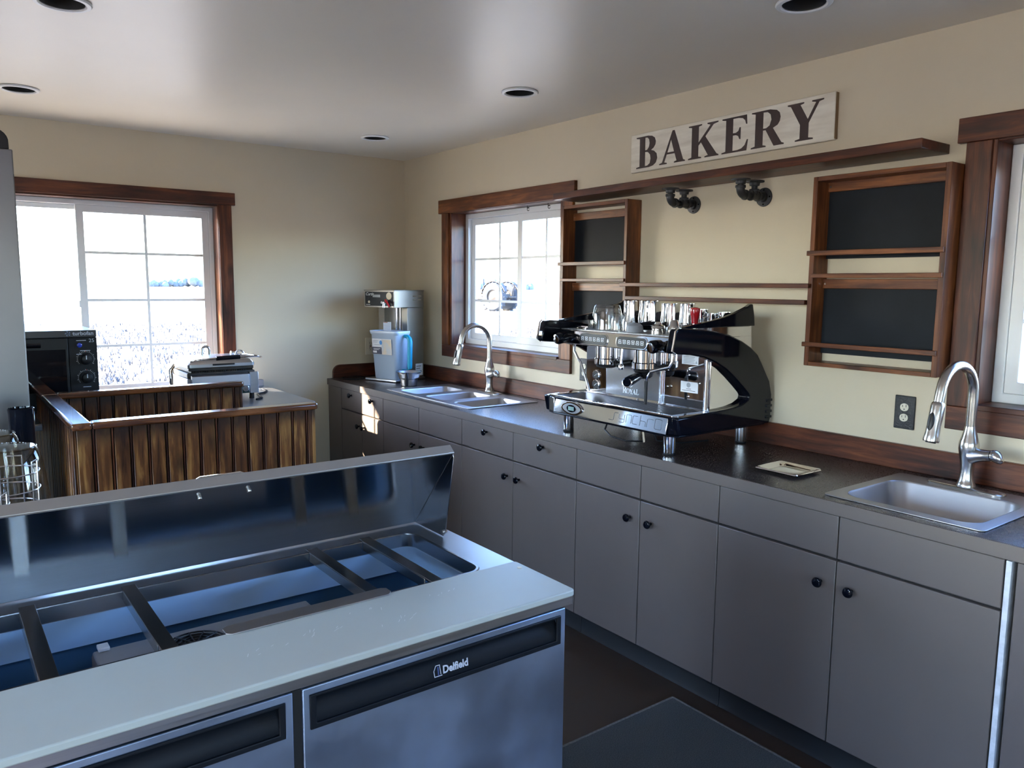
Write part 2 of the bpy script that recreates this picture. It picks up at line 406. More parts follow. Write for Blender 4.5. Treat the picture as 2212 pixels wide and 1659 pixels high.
# window 3, right wall at the frame edge
w = Wn('window_3', 'y', (0, -4.67, 1.19))
w.one('head_casing', wd_u(w), -5.45, -3.920, -.024, 0, 2.081, 2.164)
w.one('side_casing', WD(2), -4.032, -3.949, -.02, 0, 1.176, 2.081)
w.one('side_casing', WD(2), -5.39, -5.307, -.02, 0, 1.176, 2.081)
w.one('sill_casing', wd_u(w), -5.39, -3.949, -.02, 0, 1.093, 1.176)
w.one('jamb', WD(2), -4.045, -4.025, -.010, .15, 1.170, 2.095)
w.one('jamb', WD(2), -5.32, -5.30, -.010, .15, 1.170, 2.095)
w.one('head_jamb', wd_u(w), -5.30, -4.045, -.010, .15, 2.075, 2.095)
w.one('sill', wd_u(w), -5.30, -4.045, -.022, .15, 1.170, 1.190)
w.ring('vinyl_frame', M_white, -5.30, -4.045, .105, .158, 1.190, 2.075, .034)
s1 = w.ring('sash', M_white, -4.69, -4.079, .112, .134, 1.224, 2.041, .042)
w.one('pane', M_glass, -4.648, -4.121, .122, .126, 1.266, 1.999, bevel=0, par=s1)
muntins(w, -4.648, -4.121, 1.266, 1.999, .114, .120, (-4.385,), (1.757, 1.478), s1)
s1 = w.ring('sash', M_white, -5.266, -4.66, .136, .156, 1.224, 2.041, .042)
w.one('pane', M_glass, -5.224, -4.702, .144, .148, 1.266, 1.999, bevel=0, par=s1)
# windows behind the photographer that the daylight comes through
def plain_window(n, ax, u0, u1, z0, z1, pl, out):
    w = Wn(n, ax, ((u0+u1)/2, pl, z0) if ax == 'x' else (pl, (u0+u1)/2, z0))
    d0, d1 = (pl, pl+out*.16)
    w.ring('vinyl_frame', M_white, u0, u1, min(d0,d1)+.04, max(d0,d1)-.04, z0, z1, .05)
    m = (u0+u1)/2
    w.one('mullion', M_white, m-.03, m+.03, min(d0,d1)+.05, max(d0,d1)-.05, z0+.05, z1-.05)
    c = (d0+d1)/2
    for a, b in ((u0+.05, m-.03), (m+.03, u1-.05)): w.one('pane', M_glass, a, b, c-.002, c+.002, z0+.05, z1-.05, bevel=0)
for k, q in enumerate(WFRONT): plain_window('window_%d' % (4+k), 'x', *q, YF, -1)
for k, q in enumerate(WLEFT): plain_window('window_%d' % (6+k), 'y', *q, XL, -1)
def portal(loc, sx, sy, d):
    l = bpy.data.lights.new('window_portal', 'AREA'); l.shape = 'RECTANGLE'; l.size = sx; l.size_y = sy; l.cycles.is_portal = True
    o = bpy.data.objects.new('window_portal', l); C.objects.link(o); o.location = loc
    o.rotation_euler = Vector(d).to_track_quat('-Z', 'Z' if abs(d[2]) < .5 else 'Y').to_euler()
portal((-2.12, .17, 1.47), 1.5, 1.2, (0,-1,0)); portal((.17, -1.23, 1.62), 1.15, .9, (-1,0,0)); portal((.17, -4.67, 1.63), 1.25, .9, (-1,0,0))
for a, b, z0, z1 in WFRONT: portal(((a+b)/2, YF-.17, (z0+z1)/2), b-a, z1-z0, (0,1,0))
for a, b, z0, z1 in WLEFT: portal((XL-.17, (a+b)/2, (z0+z1)/2), b-a, z1-z0, (1,0,0))

# recessed ceiling lights
def downlights():
    where = ['recessed black ceiling light nearest the corner of the two walls', 'recessed black ceiling light in line with the word BAKERY',
             'recessed black ceiling light cut by the top edge at right', 'recessed black ceiling light above the left window, by the left edge',
             'recessed black ceiling light cut by the top edge at left']
    for (x, y), lab in zip(LAMPS, where):
        t = thing('recessed_light', lab, 'ceiling light', (x, y, H-.006), 'recessed ceiling lights')
        G().lathe([(.068,.004),(.086,.003),(.088,-.001),(.084,-.005),(.072,-.006),(.067,-.002)], (x,y,H-.004), 32, cap0=False, cap1=False).build('trim_ring', M_white, t)
        G().lathe([(.067,0),(.064,.02),(.062,.12),(.05,.14)], (x,y,H-.003), 28, cap0=False).build('lamp_can', M_blkm, t)
downlights()

# ------------------------------------------------------------------ base cabinets, worktop, splashbacks
XF = -.632
def knob(par, y, z, m=None):
    return G().lathe([(.006,0),(.006,.010),(.009,.014),(.0155,.019),(.017,.024),(.0145,.029),(.007,.032)], (XF,y,z), 18, (-1,0,0)).build('knob', m or M_blk, par)
CUTS = []
def cabinet(label, ya, yb, fronts, kick=True):
    """ya > yb; fronts: (kind, y0, y1, z0, z1, knob y, knob z)"""
    t = thing('base_cabinet', label, 'cabinet', (-.32, (ya+yb)/2, 0), 'taupe base cabinets along the right wall')
    g = G().box(-.60,-.02,ya-.018,ya-.001,.105,.868).box(-.60,-.02,yb+.001,yb+.018,.105,.868).box(-.60,-.02,yb+.018,ya-.018,.105,.125).box(-.03,-.02,yb+.018,ya-.018,.125,.868)
    g.box(-.612,-.60,yb+.001,ya-.001,.105,.868)
    g.build('cabinet_body', M_cabdark, t, smooth=False)
    B(-.58,-.565,yb+.001,ya-.001,0,.105).build('toe_kick', M_kick, t, smooth=False)
    G().prism([(-.588,.002),(-.565,.002),(-.565,.07),(-.581,.07),(-.583,.012)], 1, yb+.001, ya-.001).build('cove_base', M_kick, t)
    for kind, y0, y1, z0, z1, ky, kz in fronts:
        f = B(-.612, XF, y0, y1, z0, z1).build(kind, M_cab, t, bevel=.0025)
        if ky: knob(f, ky, kz)
    return t
g_ = .0018
def pair(label, y, drawers=(0,0), zt=(.868,.730,.722), doork=(0,0), chips=False):
    a, m, b = y; F = []
    for k, (p, q) in enumerate(((a, m), (m, b))):
        F.append(('drawer_front' if drawers[k] else 'false_drawer_front', q+g_, p-g_, zt[1], zt[0], drawers[k], .835 if drawers[k] else 0))
        F.append(('door', q+g_, p-g_, .108, zt[2], doork[k], .641))
    c = cabinet(label, a, b, F)
    if chips:
        rng = random.Random(int(-a*1000)); g = G()
        for p, q in ((a, m), (m, b)):
            for z, up, am in ((zt[1]+.0006, 1, .0042), (zt[0]-.0008, -1, .0028), (zt[2]-.0004, -1, .0022)):
                y = p-.004
                while y > q+.012:
                    n = rng.randint(3, 9); h = [0]+[rng.uniform(.2,1)*am for _ in range(n)]+[0]; d = rng.uniform(.005,.012)
                    if rng.random() < .6:
                        ys = [y-d*i for i in range(n+2)]
                        if ys[-1] < q+.004: break
                        pl = [(yy, z) for yy in ys]+[(yy, z+up*hh) for yy, hh in list(zip(ys, h))[-2:0:-1]]
                        g.prism(pl, 0, XF-.0007, XF-.0001)
                    y -= d*(n+2)
        g.build('chipped_paint', mat('chipped_edge', (.20,.165,.135), .7), c, smooth=False, kind='stuff')
    return c
cabinet('narrow plain taupe filler cabinet where the worktop meets the back wall', -.002, -.221, [('filler_panel', -.219, -.003, .108, .868, 0, 0)])
pair('narrow two door base cabinet left of the triple sink, with a sunlit patch', (-.221,-.538,-.839), (-.385,-.70), doork=(-.500,-.572))
pair('base cabinet under the triple sink with two knobless false drawers', (-.839,-1.285,-1.745), doork=(-1.236,-1.345), chips=True)
pair('base cabinet left of the espresso machine with knobs on both drawers', (-1.745,-2.206,-2.676), (-1.982,-2.440), doork=(-2.161,-2.259), chips=True)
pair('base cabinet below the espresso machine with two knobless drawers', (-2.676,-3.067,-3.459), doork=(-3.013,-3.129))
pair('wide base cabinet under the single bowl sink', (-3.459,-3.926,-4.404), doork=(-3.876,-3.982))
# bare white edge strip and the painted panel past it
t = tag(B(-.636,-.05,-4.422,-4.408,.03,.868).build('edge_strip', mat('bare_white_board', (.66,.68,.72), .5, noise=.25, nscale=30), None, bevel=.001), 'bare whitish board edge beside the wide sink cabinet, right edge', 'panel')
t = thing('painted_panel', 'taupe painted panel at the right edge, with a small screw hole', 'panel', (-.62,-4.9,0))
B(-.632,-.05,-5.6,-4.434,.05,.868).build('panel_board', mat('rough_cabinet_paint', (.125,.101,.094), .38, noise=.1, nscale=6, bump=.5, bscale=25), t, bevel=.002)
G().cyl((-.633,-4.50,.60),(-.630,-4.50,.60),.006,12).build('screw_hole', M_blkm, t)
# worktop with two sink openings; painted front edge
S1 = (-.575, -.092, -1.735, -.770); S2 = (-.588, -.085, -4.330, -3.838)
t = thing('worktop', 'long dark brown speckled worktop with taupe painted edge', 'worktop', (-.32,-2.8,CZ-.04))
G().holed(Q(-.636, -.001, -5.6, -.001), [rrect(S1[0]+.02,S1[1]-.02,S1[2]+.02,S1[3]-.02,.03), rrect(S2[0]+.02,S2[1]-.02,S2[2]+.02,S2[3]-.02,.03)], 2, .8715, CZ).build('slab', M_count, t, smooth=False)
B(-.640,-.6361,-5.6,-.001,.8715,CZ-.001).build('painted_edge', M_cab, t, bevel=.001)
t = tag(B(-.024,-.001,-5.6,-.026,CZ+.0005,CZ+.094).build('splashback', WD(1), None, bevel=.003), 'long dark wooden splashback board along the right wall worktop', 'splashback')
pr = [(-.001,CZ+.0005)]+[(-.001,CZ+.094)]+[(-.545-.055*math.sin(math.radians(a)), CZ+.039+.055*math.cos(math.radians(a))) for a in range(0,91,10)]+[(-.600,CZ+.0005)]
t = tag(G().prism(pr, 1, -.025, -.001).build('splashback', WD(0), None, bevel=.003), 'short dark splashback with rounded end on the back wall', 'splashback')

# ------------------------------------------------------------------ sinks and faucets
def bowl(par, x0, x1, y0, y1, z, depth, r, m, flare=.012):
    L = []
    for dz, ins, rr in ((0,0,r),(-.006,.004,r),(-depth*.9,flare,r*.9),(-depth+.006,flare+.012,r*.8),(-depth,flare+.03,r*.6)):
        L.append([(p[0],p[1],z+dz) for p in rrect(x0+ins,x1-ins,y0+ins,y1-ins,rr,6)])
    b = G().loft(L, False, True).build('bowl', m, par, angle=60, recalc=False)
    cx, cy = (x0+x1)/2, (y0+y1)/2
    G().lathe([(.045,.002),(.042,.004),(.030,.001),(.005,.0)], (cx,cy,z-depth), 24, cap0=False).build('drain', M_chrome, b)
    return b
def sink(label, R, bowls, depth, loc, rb):
    t = thing('sink', label, 'sink', loc)
    z = CZ+.0045
    G().holed(rrect(R[0],R[1],R[2],R[3],.018), [rrect(*b,rb,6) for b in bowls], 2, CZ+.0008, z).build('rim', M_sink, t, bevel=.0025)
    for b in bowls:
        bowl(t, *b, z, depth, rb, M_sink)
    return t
sink('long drop-in steel sink with three bowls below the small window', S1, [(-.530,-.178,-1.085,-.858), (-.530,-.178,-1.400,-1.172), (-.530,-.178,-1.705,-1.487)], .16, (-.33,-1.25,CZ), .035)
t = sink('square single bowl steel sink at the right end of the worktop', S2, [(-.545,-.190,-4.292,-3.876)], .18, (-.33,-4.08,CZ), .06)
def faucet(label, loc, ang):
    t = thing('faucet', label, 'faucet', (0,0,0), 'gooseneck faucets at the sinks')
    m = M_nickel
    G().loft([[(p[0],p[1],z) for p in rrect(-.030+i,.030-i,-.128+i,.128-i,.029-i,8)] for z, i in ((0,0),(.004,0),(.007,.004),(.0075,.010))]).build('base_plate', m, t)
    G().lathe([(.030,.007),(.0305,.014),(.027,.020),(.023,.035),(.0205,.055),(.021,.080),(.0265,.110),(.031,.135),(.0315,.150),(.0295,.160),(.024,.178),(.0185,.200),(.0170,.212)], (0,0,0), 28).build('body', m, t)
    R = .098; zt = .335
    pts = [(0,0,.205),(0,0,.26),(0,0,.30)]+arc((-R,0,zt-.012), R, 0, 172, 18, (0,2))
    e = Vector(pts[-1]); dd = (e-Vector(pts[-2])).normalized()
    pts += [tuple(e+dd*.02), tuple(e+dd*.035)]
    G().tube(pts, .0160, 18).build('gooseneck', m, t)
    p0 = e+dd*.030
    h = G().lathe([(.0165,0),(.0195,.004),(.0212,.014),(.0212,.05),(.0205,.075),(.0222,.105),(.0245,.122),(.0235,.128),(.017,.1285)], p0, 24, dd).build('spray_head', m, t)
    c = p0+dd*.065; s = Vector((-1,0,0)); s = (s-dd*s.dot(dd)).normalized()
    G().loft([[tuple(c+s*(.017+k)+dd*(math.cos(a)*.030*q)+Vector((0,1,0))*(math.sin(a)*.010*q)) for a in [2*PI*i/16 for i in range(16)]] for k, q in ((0,1),(.0075,.95),(.010,.6))]).build('spray_button', M_blks, h)
    G().lathe([(.016,0),(.015,.003)], p0+dd*.1287, 20, dd).build('nozzle', M_blks, h)
    G().tube([(0,-.010,.115),(0,-.035,.120),(0,-.062,.124),(0,-.074,.125)], [.030,.0215,.0185,.019], 18).build('handle_hub', m, t)
    G().loft([[(x*r,-.076-d,.127+z*r*1.0-d*d*9) for x, z in [(math.cos(a),math.sin(a)) for a in [2*PI*i/14 for i in range(14)]]] for d, r in ((0,.0185),(.008,.0205),(.020,.020),(.030,.015),(.036,.006))]).build('lever', m, t)
    t.location = loc; t.rotation_euler = (0,0,ang); return t
faucet('gooseneck faucet behind the triple sink, in front of the small window', (-.112,-1.262,CZ+.005), math.radians(-6))
faucet('gooseneck faucet behind the single bowl sink, right edge', (-.132,-4.083,CZ+.005), math.radians(-5))
# shallow steel tray on the worktop
t = thing('steel_tray', 'small shallow rectangular steel tray on the worktop, left of the square sink', 'tray', (-.397,-3.578,CZ))
L = [[(p[0],p[1],z) for p in rrect(-.482+i,-.312-i,-3.668+i,-3.490-i,r,5)] for z, i, r in ((CZ+.010,0,.012),(CZ+.0135,.002,.012),(CZ+.013,.012,.02),(CZ+.003,.020,.02),(CZ+.002,.030,.02))]
G().loft(L, False, True).build('pan', M_chrome, t, angle=50, recalc=False)
L = [[(p[0],p[1],z) for p in rrect(-.482+i,-.312-i,-3.668+i,-3.490-i,r,5)] for z, i, r in ((CZ+.010,0,.012),(CZ+.009,.012,.02),(CZ+.0005,.020,.02))]
G().loft(L, False, True).build('pan_underside', M_chrome, t, angle=50, recalc=False)
# wall outlets
def outlet(label, c, ax, plate_m, rec_m, w=.076, h=.125, gfci=False):
    """c on the wall surface; ax 'x' -> right wall (facing -x), 'y' -> back wall (facing -y)"""
    t = thing('wall_outlet', label, 'outlet', c)
    def bx(u0,u1,z0,z1,d0,d1):
        return B(c[0]-d1,c[0]-d0,c[1]+u0,c[1]+u1,c[2]+z0,c[2]+z1) if ax == 'x' else B(c[0]+u0,c[0]+u1,c[1]-d1,c[1]-d0,c[2]+z0,c[2]+z1)
    bx(-w/2,w/2,-h/2,h/2,0,.007).build('cover_plate', plate_m, t, bevel=.003)
    for s in ((1,-1) if not gfci else (0,)):
        zc = s*.0195
        if gfci: r = bx(-.017,.017,-.034,.034,.0071,.009).build('receptacle', rec_m, t, bevel=.001)
        else:
            pts = [(.0165*math.cos(a)*(1 if abs(math.cos(a))<.85 else .95), .0145*math.sin(a)+zc) for a in [2*PI*k/20 for k in range(20)]]
            g = G(); P = [(c[1]+p[0], c[2]+p[1]) for p in pts]
            r = g.prism(P, 0, c[0]-.010, c[0]-.0071).build('receptacle', rec_m, t)
        for zz in ((zc,) if not gfci else (.018,-.018)):
            for u, hh in ((-.0065,.0045),(.0065,.0035)):
                bx(u-.001,u+.001,zz+.001,zz+.001+2*hh,.0101 if not gfci else .0091,.0105).build('slot', M_blkm, r, smooth=False)
            bx(-.002,.002,zz-.009,zz-.005,.0101 if not gfci else .0091,.0105).build('slot', M_blkm, r, smooth=False)
        if gfci:
            bx(-.006,.006,.001,.005,.0091,.011).build('test_button', M_blkm, r, smooth=False); bx(-.006,.006,-.005,-.001,.0091,.011).build('reset_button', M_red, r, smooth=False)
    return t
M_orn = mat('black_ornate_plate', (.015,.016,.019), .45, bump=1., bscale=160)
outlet('black ornate outlet plate with two cream sockets, left of the right faucet', (-.0005,-3.798,1.128), 'x', M_orn, M_cream)
outlet('black outlet plate half hidden behind the espresso machine', (-.0005,-2.022,1.124), 'x', M_orn, M_cream)
outlet('cream outlet on the back wall, half hidden by the frosted container', (-.300,-.0005,1.131), 'y', M_cream, M_cream, gfci=True)

# ------------------------------------------------------------------ shelf, sign, racks, pipes on the right wall
t = tag(G().prism([(-.20,0),(-.001,0),(-.001,.034),(-.20,.034)], 1, -1.925, 0).build('wall_shelf', WD(1), None, bevel=.003, local=True), 'long dark wooden shelf board on black pipe brackets, under the BAKERY sign', 'shelf')
t.location = (0, -1.962, 2.034); t.rotation_euler = (-.0095, 0, 0)
# BAKERY sign
LET = {
 'B': ([(0,0),(.60,0),(.80,.03),(.94,.11),(1.0,.25),(.96,.40),(.84,.49),(.70,.53),(.82,.59),(.90,.68),(.92,.78),(.87,.90),(.74,.97),(.56,1),(0,1),(0,.965),(.16,.94),(.16,.06),(0,.035)],
       [[(.42,.05),(.54,.06),(.65,.12),(.69,.26),(.66,.39),(.56,.48),(.42,.50)], [(.42,.55),(.52,.56),(.60,.64),(.63,.76),(.60,.88),(.53,.94),(.42,.95)]]),
 'A': ([(0,0),(.30,0),(.30,.035),(.20,.06),(.29,.29),(.60,.29),(.68,.06),(.58,.035),(.58,0),(1,0),(1,.035),(.93,.06),(.58,1),(.50,1),(.11,.06),(0,.035)], [[(.315,.35),(.575,.35),(.450,.73)]]),
 'K': ([(0,0),(.44,0),(.44,.035),(.34,.06),(.34,.38),(.42,.47),(.66,.06),(.55,.035),(.55,0),(1,0),(1,.035),(.94,.06),(.56,.62),(.82,.93),(.97,.965),(.97,1),(.62,1),(.62,.965),(.72,.93),(.34,.47),(.34,.94),(.44,.965),(.44,1),(0,1),(0,.965),(.11,.94),(.11,.06),(0,.035)], []),
 'E': ([(0,0),(.95,0),(1,.31),(.955,.31),(.88,.16),(.76,.08),(.60,.05),(.42,.05),(.42,.48),(.54,.48),(.63,.44),(.67,.35),(.715,.35),(.715,.68),(.67,.68),(.63,.59),(.54,.545),(.42,.545),(.42,.95),(.62,.95),(.78,.92),(.87,.85),(.91,.74),(.955,.74),(.93,1),(0,1),(0,.965),(.15,.94),(.15,.06),(0,.035)], []),
 'R': ([(0,0),(.46,0),(.46,.035),(.36,.06),(.36,.46),(.44,.46),(.70,0),(1,0),(1,.035),(.93,.06),(.66,.485),(.80,.55),(.86,.64),(.88,.75),(.85,.87),(.76,.95),(.56,1),(0,1),(0,.965),(.12,.94),(.12,.06),(0,.035)], [[(.36,.51),(.46,.51),(.56,.57),(.61,.72),(.58,.86),(.49,.94),(.36,.95)]]),
 'Y': ([(.24,0),(.74,0),(.74,.035),(.61,.06),(.61,.44),(.88,.94),(1,.965),(1,1),(.68,1),(.68,.965),(.79,.94),(.58,.54),(.36,.94),(.46,.965),(.46,1),(0,1),(0,.965),(.09,.94),(.37,.42),(.37,.06),(.24,.035)], []),
 'O': ([(.5+.5*math.cos(a),.5+.5*math.sin(a)) for a in [2*PI*k/24 for k in range(24)]], [[(.5+.32*math.cos(a),.5+.42*math.sin(a)) for a in [2*PI*k/24 for k in range(24)]]]),
 'L': ([(0,0),(.95,0),(1,.28),(.95,.28),(.85,.10),(.55,.06),(.40,.06),(.40,.94),(.52,.965),(.52,1),(0,1),(0,.965),(.15,.94),(.15,.06),(0,.035)], []),
}
def letter(ch, y0, y1, z0, z1, x, th):
    """y0 = left edge (larger y), faces -x"""
    o, hs = LET[ch]; P = lambda p: (y0+(y1-y0)*p[0], z0+(z1-z0)*p[1])
    return G().holed([P(p) for p in o], [[P(p) for p in h] for h in hs], 0, x-th, x)
M_signw = mat('weathered_white_board', (.74,.69,.58), .65, col2=(.58,.52,.42), nscale=3, stretch=(1,1.2,9))
t = thing('bakery_sign', 'weathered white wooden sign reading BAKERY in dark brown letters', 'sign', (0,0,0), local=True)
B(-.020,-.001,-1.103,0,0,.184).build('board', M_signw, t, bevel=.004)
B(-.0195,-.0005,-1.1045,-1.1032,.004,.180).build('board_end', mat('raw_board_end', (.20,.125,.06), .7), t)
M_brown = mat('dark_brown_paint', (.045,.024,.020), .55, noise=.2, nscale=30)
for ch, a, b in (('B',-2.391,-2.530),('A',-2.544,-2.704),('K',-2.723,-2.897),('E',-2.914,-3.053),('R',-3.069,-3.230),('Y',-3.243,-3.405)):
    letter(ch, a+2.352, b+2.352, .0165, .167, -.0202, .0008).build('letter', M_brown, t, smooth=False)
t.location = (0,-2.352,2.146); t.rotation_euler = (-.012,0,0)
# blackboard racks: box frame, two tiers with back strip, blackboard and front bar
def rack(label, y0, y1, strips, zlo, ext):
    """y0 > y1 outer sides"""
    t = thing('wall_rack', label, 'rack', (-.05,(y0+y1)/2,zlo), 'wooden blackboard racks on the right wall')
    zh = 2.012; s = .020
    B(-.10,-.001,y0-s,y0,zlo,zh).build('side_board', WR(2), t, bevel=.002)
    B(-.10,-.001,y1,y1+s,zlo,zh).build('side_board', WR(2), t, bevel=.002)
    B(-.10,-.001,y1+s,y0-s,zh-.018,zh).build('top_board', WR(1), t, bevel=.002)
    B(-.10,-.001,y1+s,y0-s,zlo,zlo+.016).build('bottom_board', WR(1), t, bevel=.002)
    for zb0, zb1, zs0, zs1 in strips:
        B(-.016,-.001,y1+s,y0-s,zb0,zb1).build('blackboard', M_board, t)
        st = B(-.030,-.0165,y1+s,y0-s,zs0,zs1).build('back_strip', WR(1), t, bevel=.002)
        for yy in (y0-s-.012,): G().cyl((-.030,yy,(zs0+zs1)/2),(-.032,yy,(zs0+zs1)/2),.004,10).build('nail_head', M_chrome, st)
    for z0, z1, e in ext:
        B(-.112,-.1005,y1+.004,y0+e,z0,z1).build('front_bar', WR(1), t, bevel=.002)
    return t
rack('narrow dark wooden blackboard rack beside the small window', -1.915, -2.418, [(1.70,1.94,1.936,1.976),(1.32,1.56,1.558,1.600)], 1.276, [(1.692,1.711,.014),(1.607,1.623,-.012),(1.350,1.368,.006)])
rack('wide wooden blackboard rack at right, left of the large window casing', -3.428, -3.945, [(1.70,1.96,1.958,1.996),(1.325,1.585,1.583,1.620)], 1.278, [(1.710,1.729,.006),(1.624,1.641,-.018),(1.354,1.372,.006)])
tag(B(-.124,-.1125,-3.445,-2.398,1.584,1.602).build('wall_rail', WD(1), None, bevel=.002), 'thin wooden rail between the two racks, upper of two', 'rail')
tag(B(-.112,-.088,-3.424,-2.426,1.518,1.537).build('wall_rail', WD(1), None, bevel=.002), 'thin wooden rail just above the steel pitchers, lower of two', 'rail')
# iron pipe brackets
def bracket(label, y, zs, zc):
    t = thing('pipe_bracket', label, 'bracket', (-.1,y,zc), 'black pipe brackets under the shelf')
    m = M_iron; xa, xb = -.165, -.072
    def flange(c, d, par):
        d = Vector(d); f = G().lathe([(.039,0),(.040,.002),(.039,.006),(.022,.008),(.020,.020),(.015,.021)], c, 28, d).build('flange', m, par)
        e1 = d.orthogonal().normalized(); e2 = d.cross(e1)
        for k in range(4):
            a = PI/4+k*PI/2; c2 = Vector(c)+(e1*math.cos(a)+e2*math.sin(a))*.030+d*.0055
            G().lathe([(.004,0),(.0035,.002)], c2, 10, d).build('screw', M_blk, f)
    flange((xa,y,zs), (0,0,-1), t); flange((xb,y,zs), (0,0,-1), t); flange((-.0005,y,zc), (-1,0,0), t)
    G().tube([(xa,y,zs-.015),(xa,y,zc+.03)], .0125, 16).build('nipple', m, t)
    G().tube([(xb,y,zs-.015),(xb,y,zc+.022)], .0125, 16).build('nipple', m, t)
    G().tube([(xa+.03,y,zc),(xb-.02,y,zc)], .0125, 16).build('nipple', m, t)
    G().tube([(xb+.02,y,zc),(-.015,y,zc)], .0125, 16).build('nipple', m, t)
    g = G().tube([(xa,y,zc+.034)]+arc((xa+.026,y,zc+.026),.026,180,270,8,(0,2))+[(xa+.034,y,zc)], .0175, 18)
    g.lathe([(.0205,0),(.0215,.002),(.0215,.009),(.0205,.011)], (xa,y,zc+.026), 18, (0,0,1)); g.lathe([(.0205,0),(.0215,.002),(.0215,.009),(.0205,.011)], (xa+.026,y,zc), 18, (1,0,0))
    g.build('elbow', m, t)
    g = G().tube([(xb-.024,y,zc),(xb+.024,y,zc)], .0175, 18).tube([(xb,y,zc),(xb,y,zc+.024)], .0175, 18)
    for c, d in (((xb-.028,y,zc),(1,0,0)),((xb+.018,y,zc),(1,0,0)),((xb,y,zc+.018),(0,0,1))): g.lathe([(.0205,0),(.0215,.002),(.0215,.008),(.0205,.010)], c, 18, d)
    g.build('tee', m, t)
bracket('black iron pipe bracket under the shelf, left one', -2.752, 2.0255, 1.963)
bracket('black iron pipe bracket under the shelf, right one', -3.135, 2.0215+.0075, 1.967)
for y, lab in ((-1.419,'small metal cup hook under the window head, left one'), (-1.617,'small metal cup hook under the window head, right one')):
    G().tube([(.05,y,2.064),(.05,y,2.046)]+arc((.05,y-.010,2.040),.010,150,-150,10,(1,2)), .0017, 8).build('cup_hook', M_blk, None)
    tag(bpy.context.scene.collection.objects[-1], lab, 'hook', 'cup hooks under the window head')

# ------------------------------------------------------------------ beadboard partition (U-shaped half wall)
def WB(a): return wood('honey_stained_pine_'+'xyz'[a], a, *W_BEAD, rough=.42, worn=1.055, lo=.38, hi=.60)
def partition():
    t = thing('beadboard_partition', 'U-shaped half wall of stained pine beadboard with cap rail', 'partition', (-2.04,-1.55,0))
    zt = 1.042; rng = random.Random(3)
    M_groove = mat('groove_dark', (.012,.006,.004), .7)
    def face(ax, f0, out, u0, u1, first, pitch):
        """planks on plane (ax fixed at f0), facing 'out' sign, from u0 to u1"""
        g = [u0]; u = first
        while u < u1-.01: g.append(u); u += pitch
        g.append(u1)
        def bx(a, b, d0, d1, z0, z1):
            lo, hi = sorted((f0+out*d0, f0+out*d1))
            return B(a, b, lo, hi, z0, z1) if ax == 1 else B(lo, hi, a, b, z0, z1)
        for i in range(len(g)-1):
            a, b = g[i]+(.0062 if i else 0), g[i+1]-(.0062 if i < len(g)-2 else 0)
            if b-a < .008: continue
            bx(a, b, -.012, 0+rng.uniform(-.0006,.0006), .001, zt).build('plank', WB(2), t, bevel=.0022, seg=1)
            if i:
                c = g[i]; gg = G()
                bx(c-.0022, c+.0022, -.012, -.0015, .001, zt).build('bead', WD(2), t, smooth=False)
        bx(u0, u1, -.030, -.0121, .001, zt).build('backing_board', M_groove, t, smooth=False)
    face(1, -2.015, -1, -2.490, -1.585, -2.435, .0635)      # near panel, faces the camera
    face(1, -1.962, 1, -2.460, -1.585, -2.42, .0635)       # its far side
    face(0, -2.490, -1, -1.90, -.45, -1.84, .0635)         # outer left panel
    face(0, -2.445, 1, -1.93, -1.13, -1.87, .0635)         # inner left panel
    face(1, -1.105, -1, -2.44, -1.606, -2.40, .0635)       # rear panel
    B(-2.490,-2.445,-2.0146,-1.9622,.001,zt).build('corner_post', WB(2), t, bevel=.003)
    B(-1.5848,-1.570,-2.016,-1.960,.001,zt).build('end_trim', WB(2), t, bevel=.003)
    B(-1.6058,-1.592,-1.107,-1.072,.001,zt).build('end_trim', WB(2), t, bevel=.003)
    M0, M1 = wood('cap_rail_x', 0, *W_RED, rough=.24), wood('cap_rail_y', 1, *W_RED, rough=.24)
    for m in (M0, M1): m.node_tree.nodes['Principled BSDF'].inputs['Coat Weight'].default_value = 1; m.node_tree.nodes['Principled BSDF'].inputs['Coat Roughness'].default_value = .10
    def rail(poly, m):
        o = G().prism(poly, 2, 1.0425, 1.070).build('cap_rail', m, t, bevel=.008, seg=3); return o
    rail([(-2.440,-2.040),(-1.575,-2.040),(-1.562,-2.028),(-1.560,-1.990),(-1.570,-1.972),(-2.440,-1.972)], M0)
    rail([(-2.508,-2.040),(-2.4405,-2.040),(-2.4405,-1.1305),(-2.508,-1.1305)], M1)
    rail([(-2.508,-1.130),(-2.4405,-1.130),(-2.4405,-.45),(-2.508,-.45)], M1)
    rail([(-2.440,-1.128),(-1.600,-1.128),(-1.586,-1.116),(-1.584,-1.082),(-1.596,-1.064),(-2.440,-1.064)], M0)
partition()

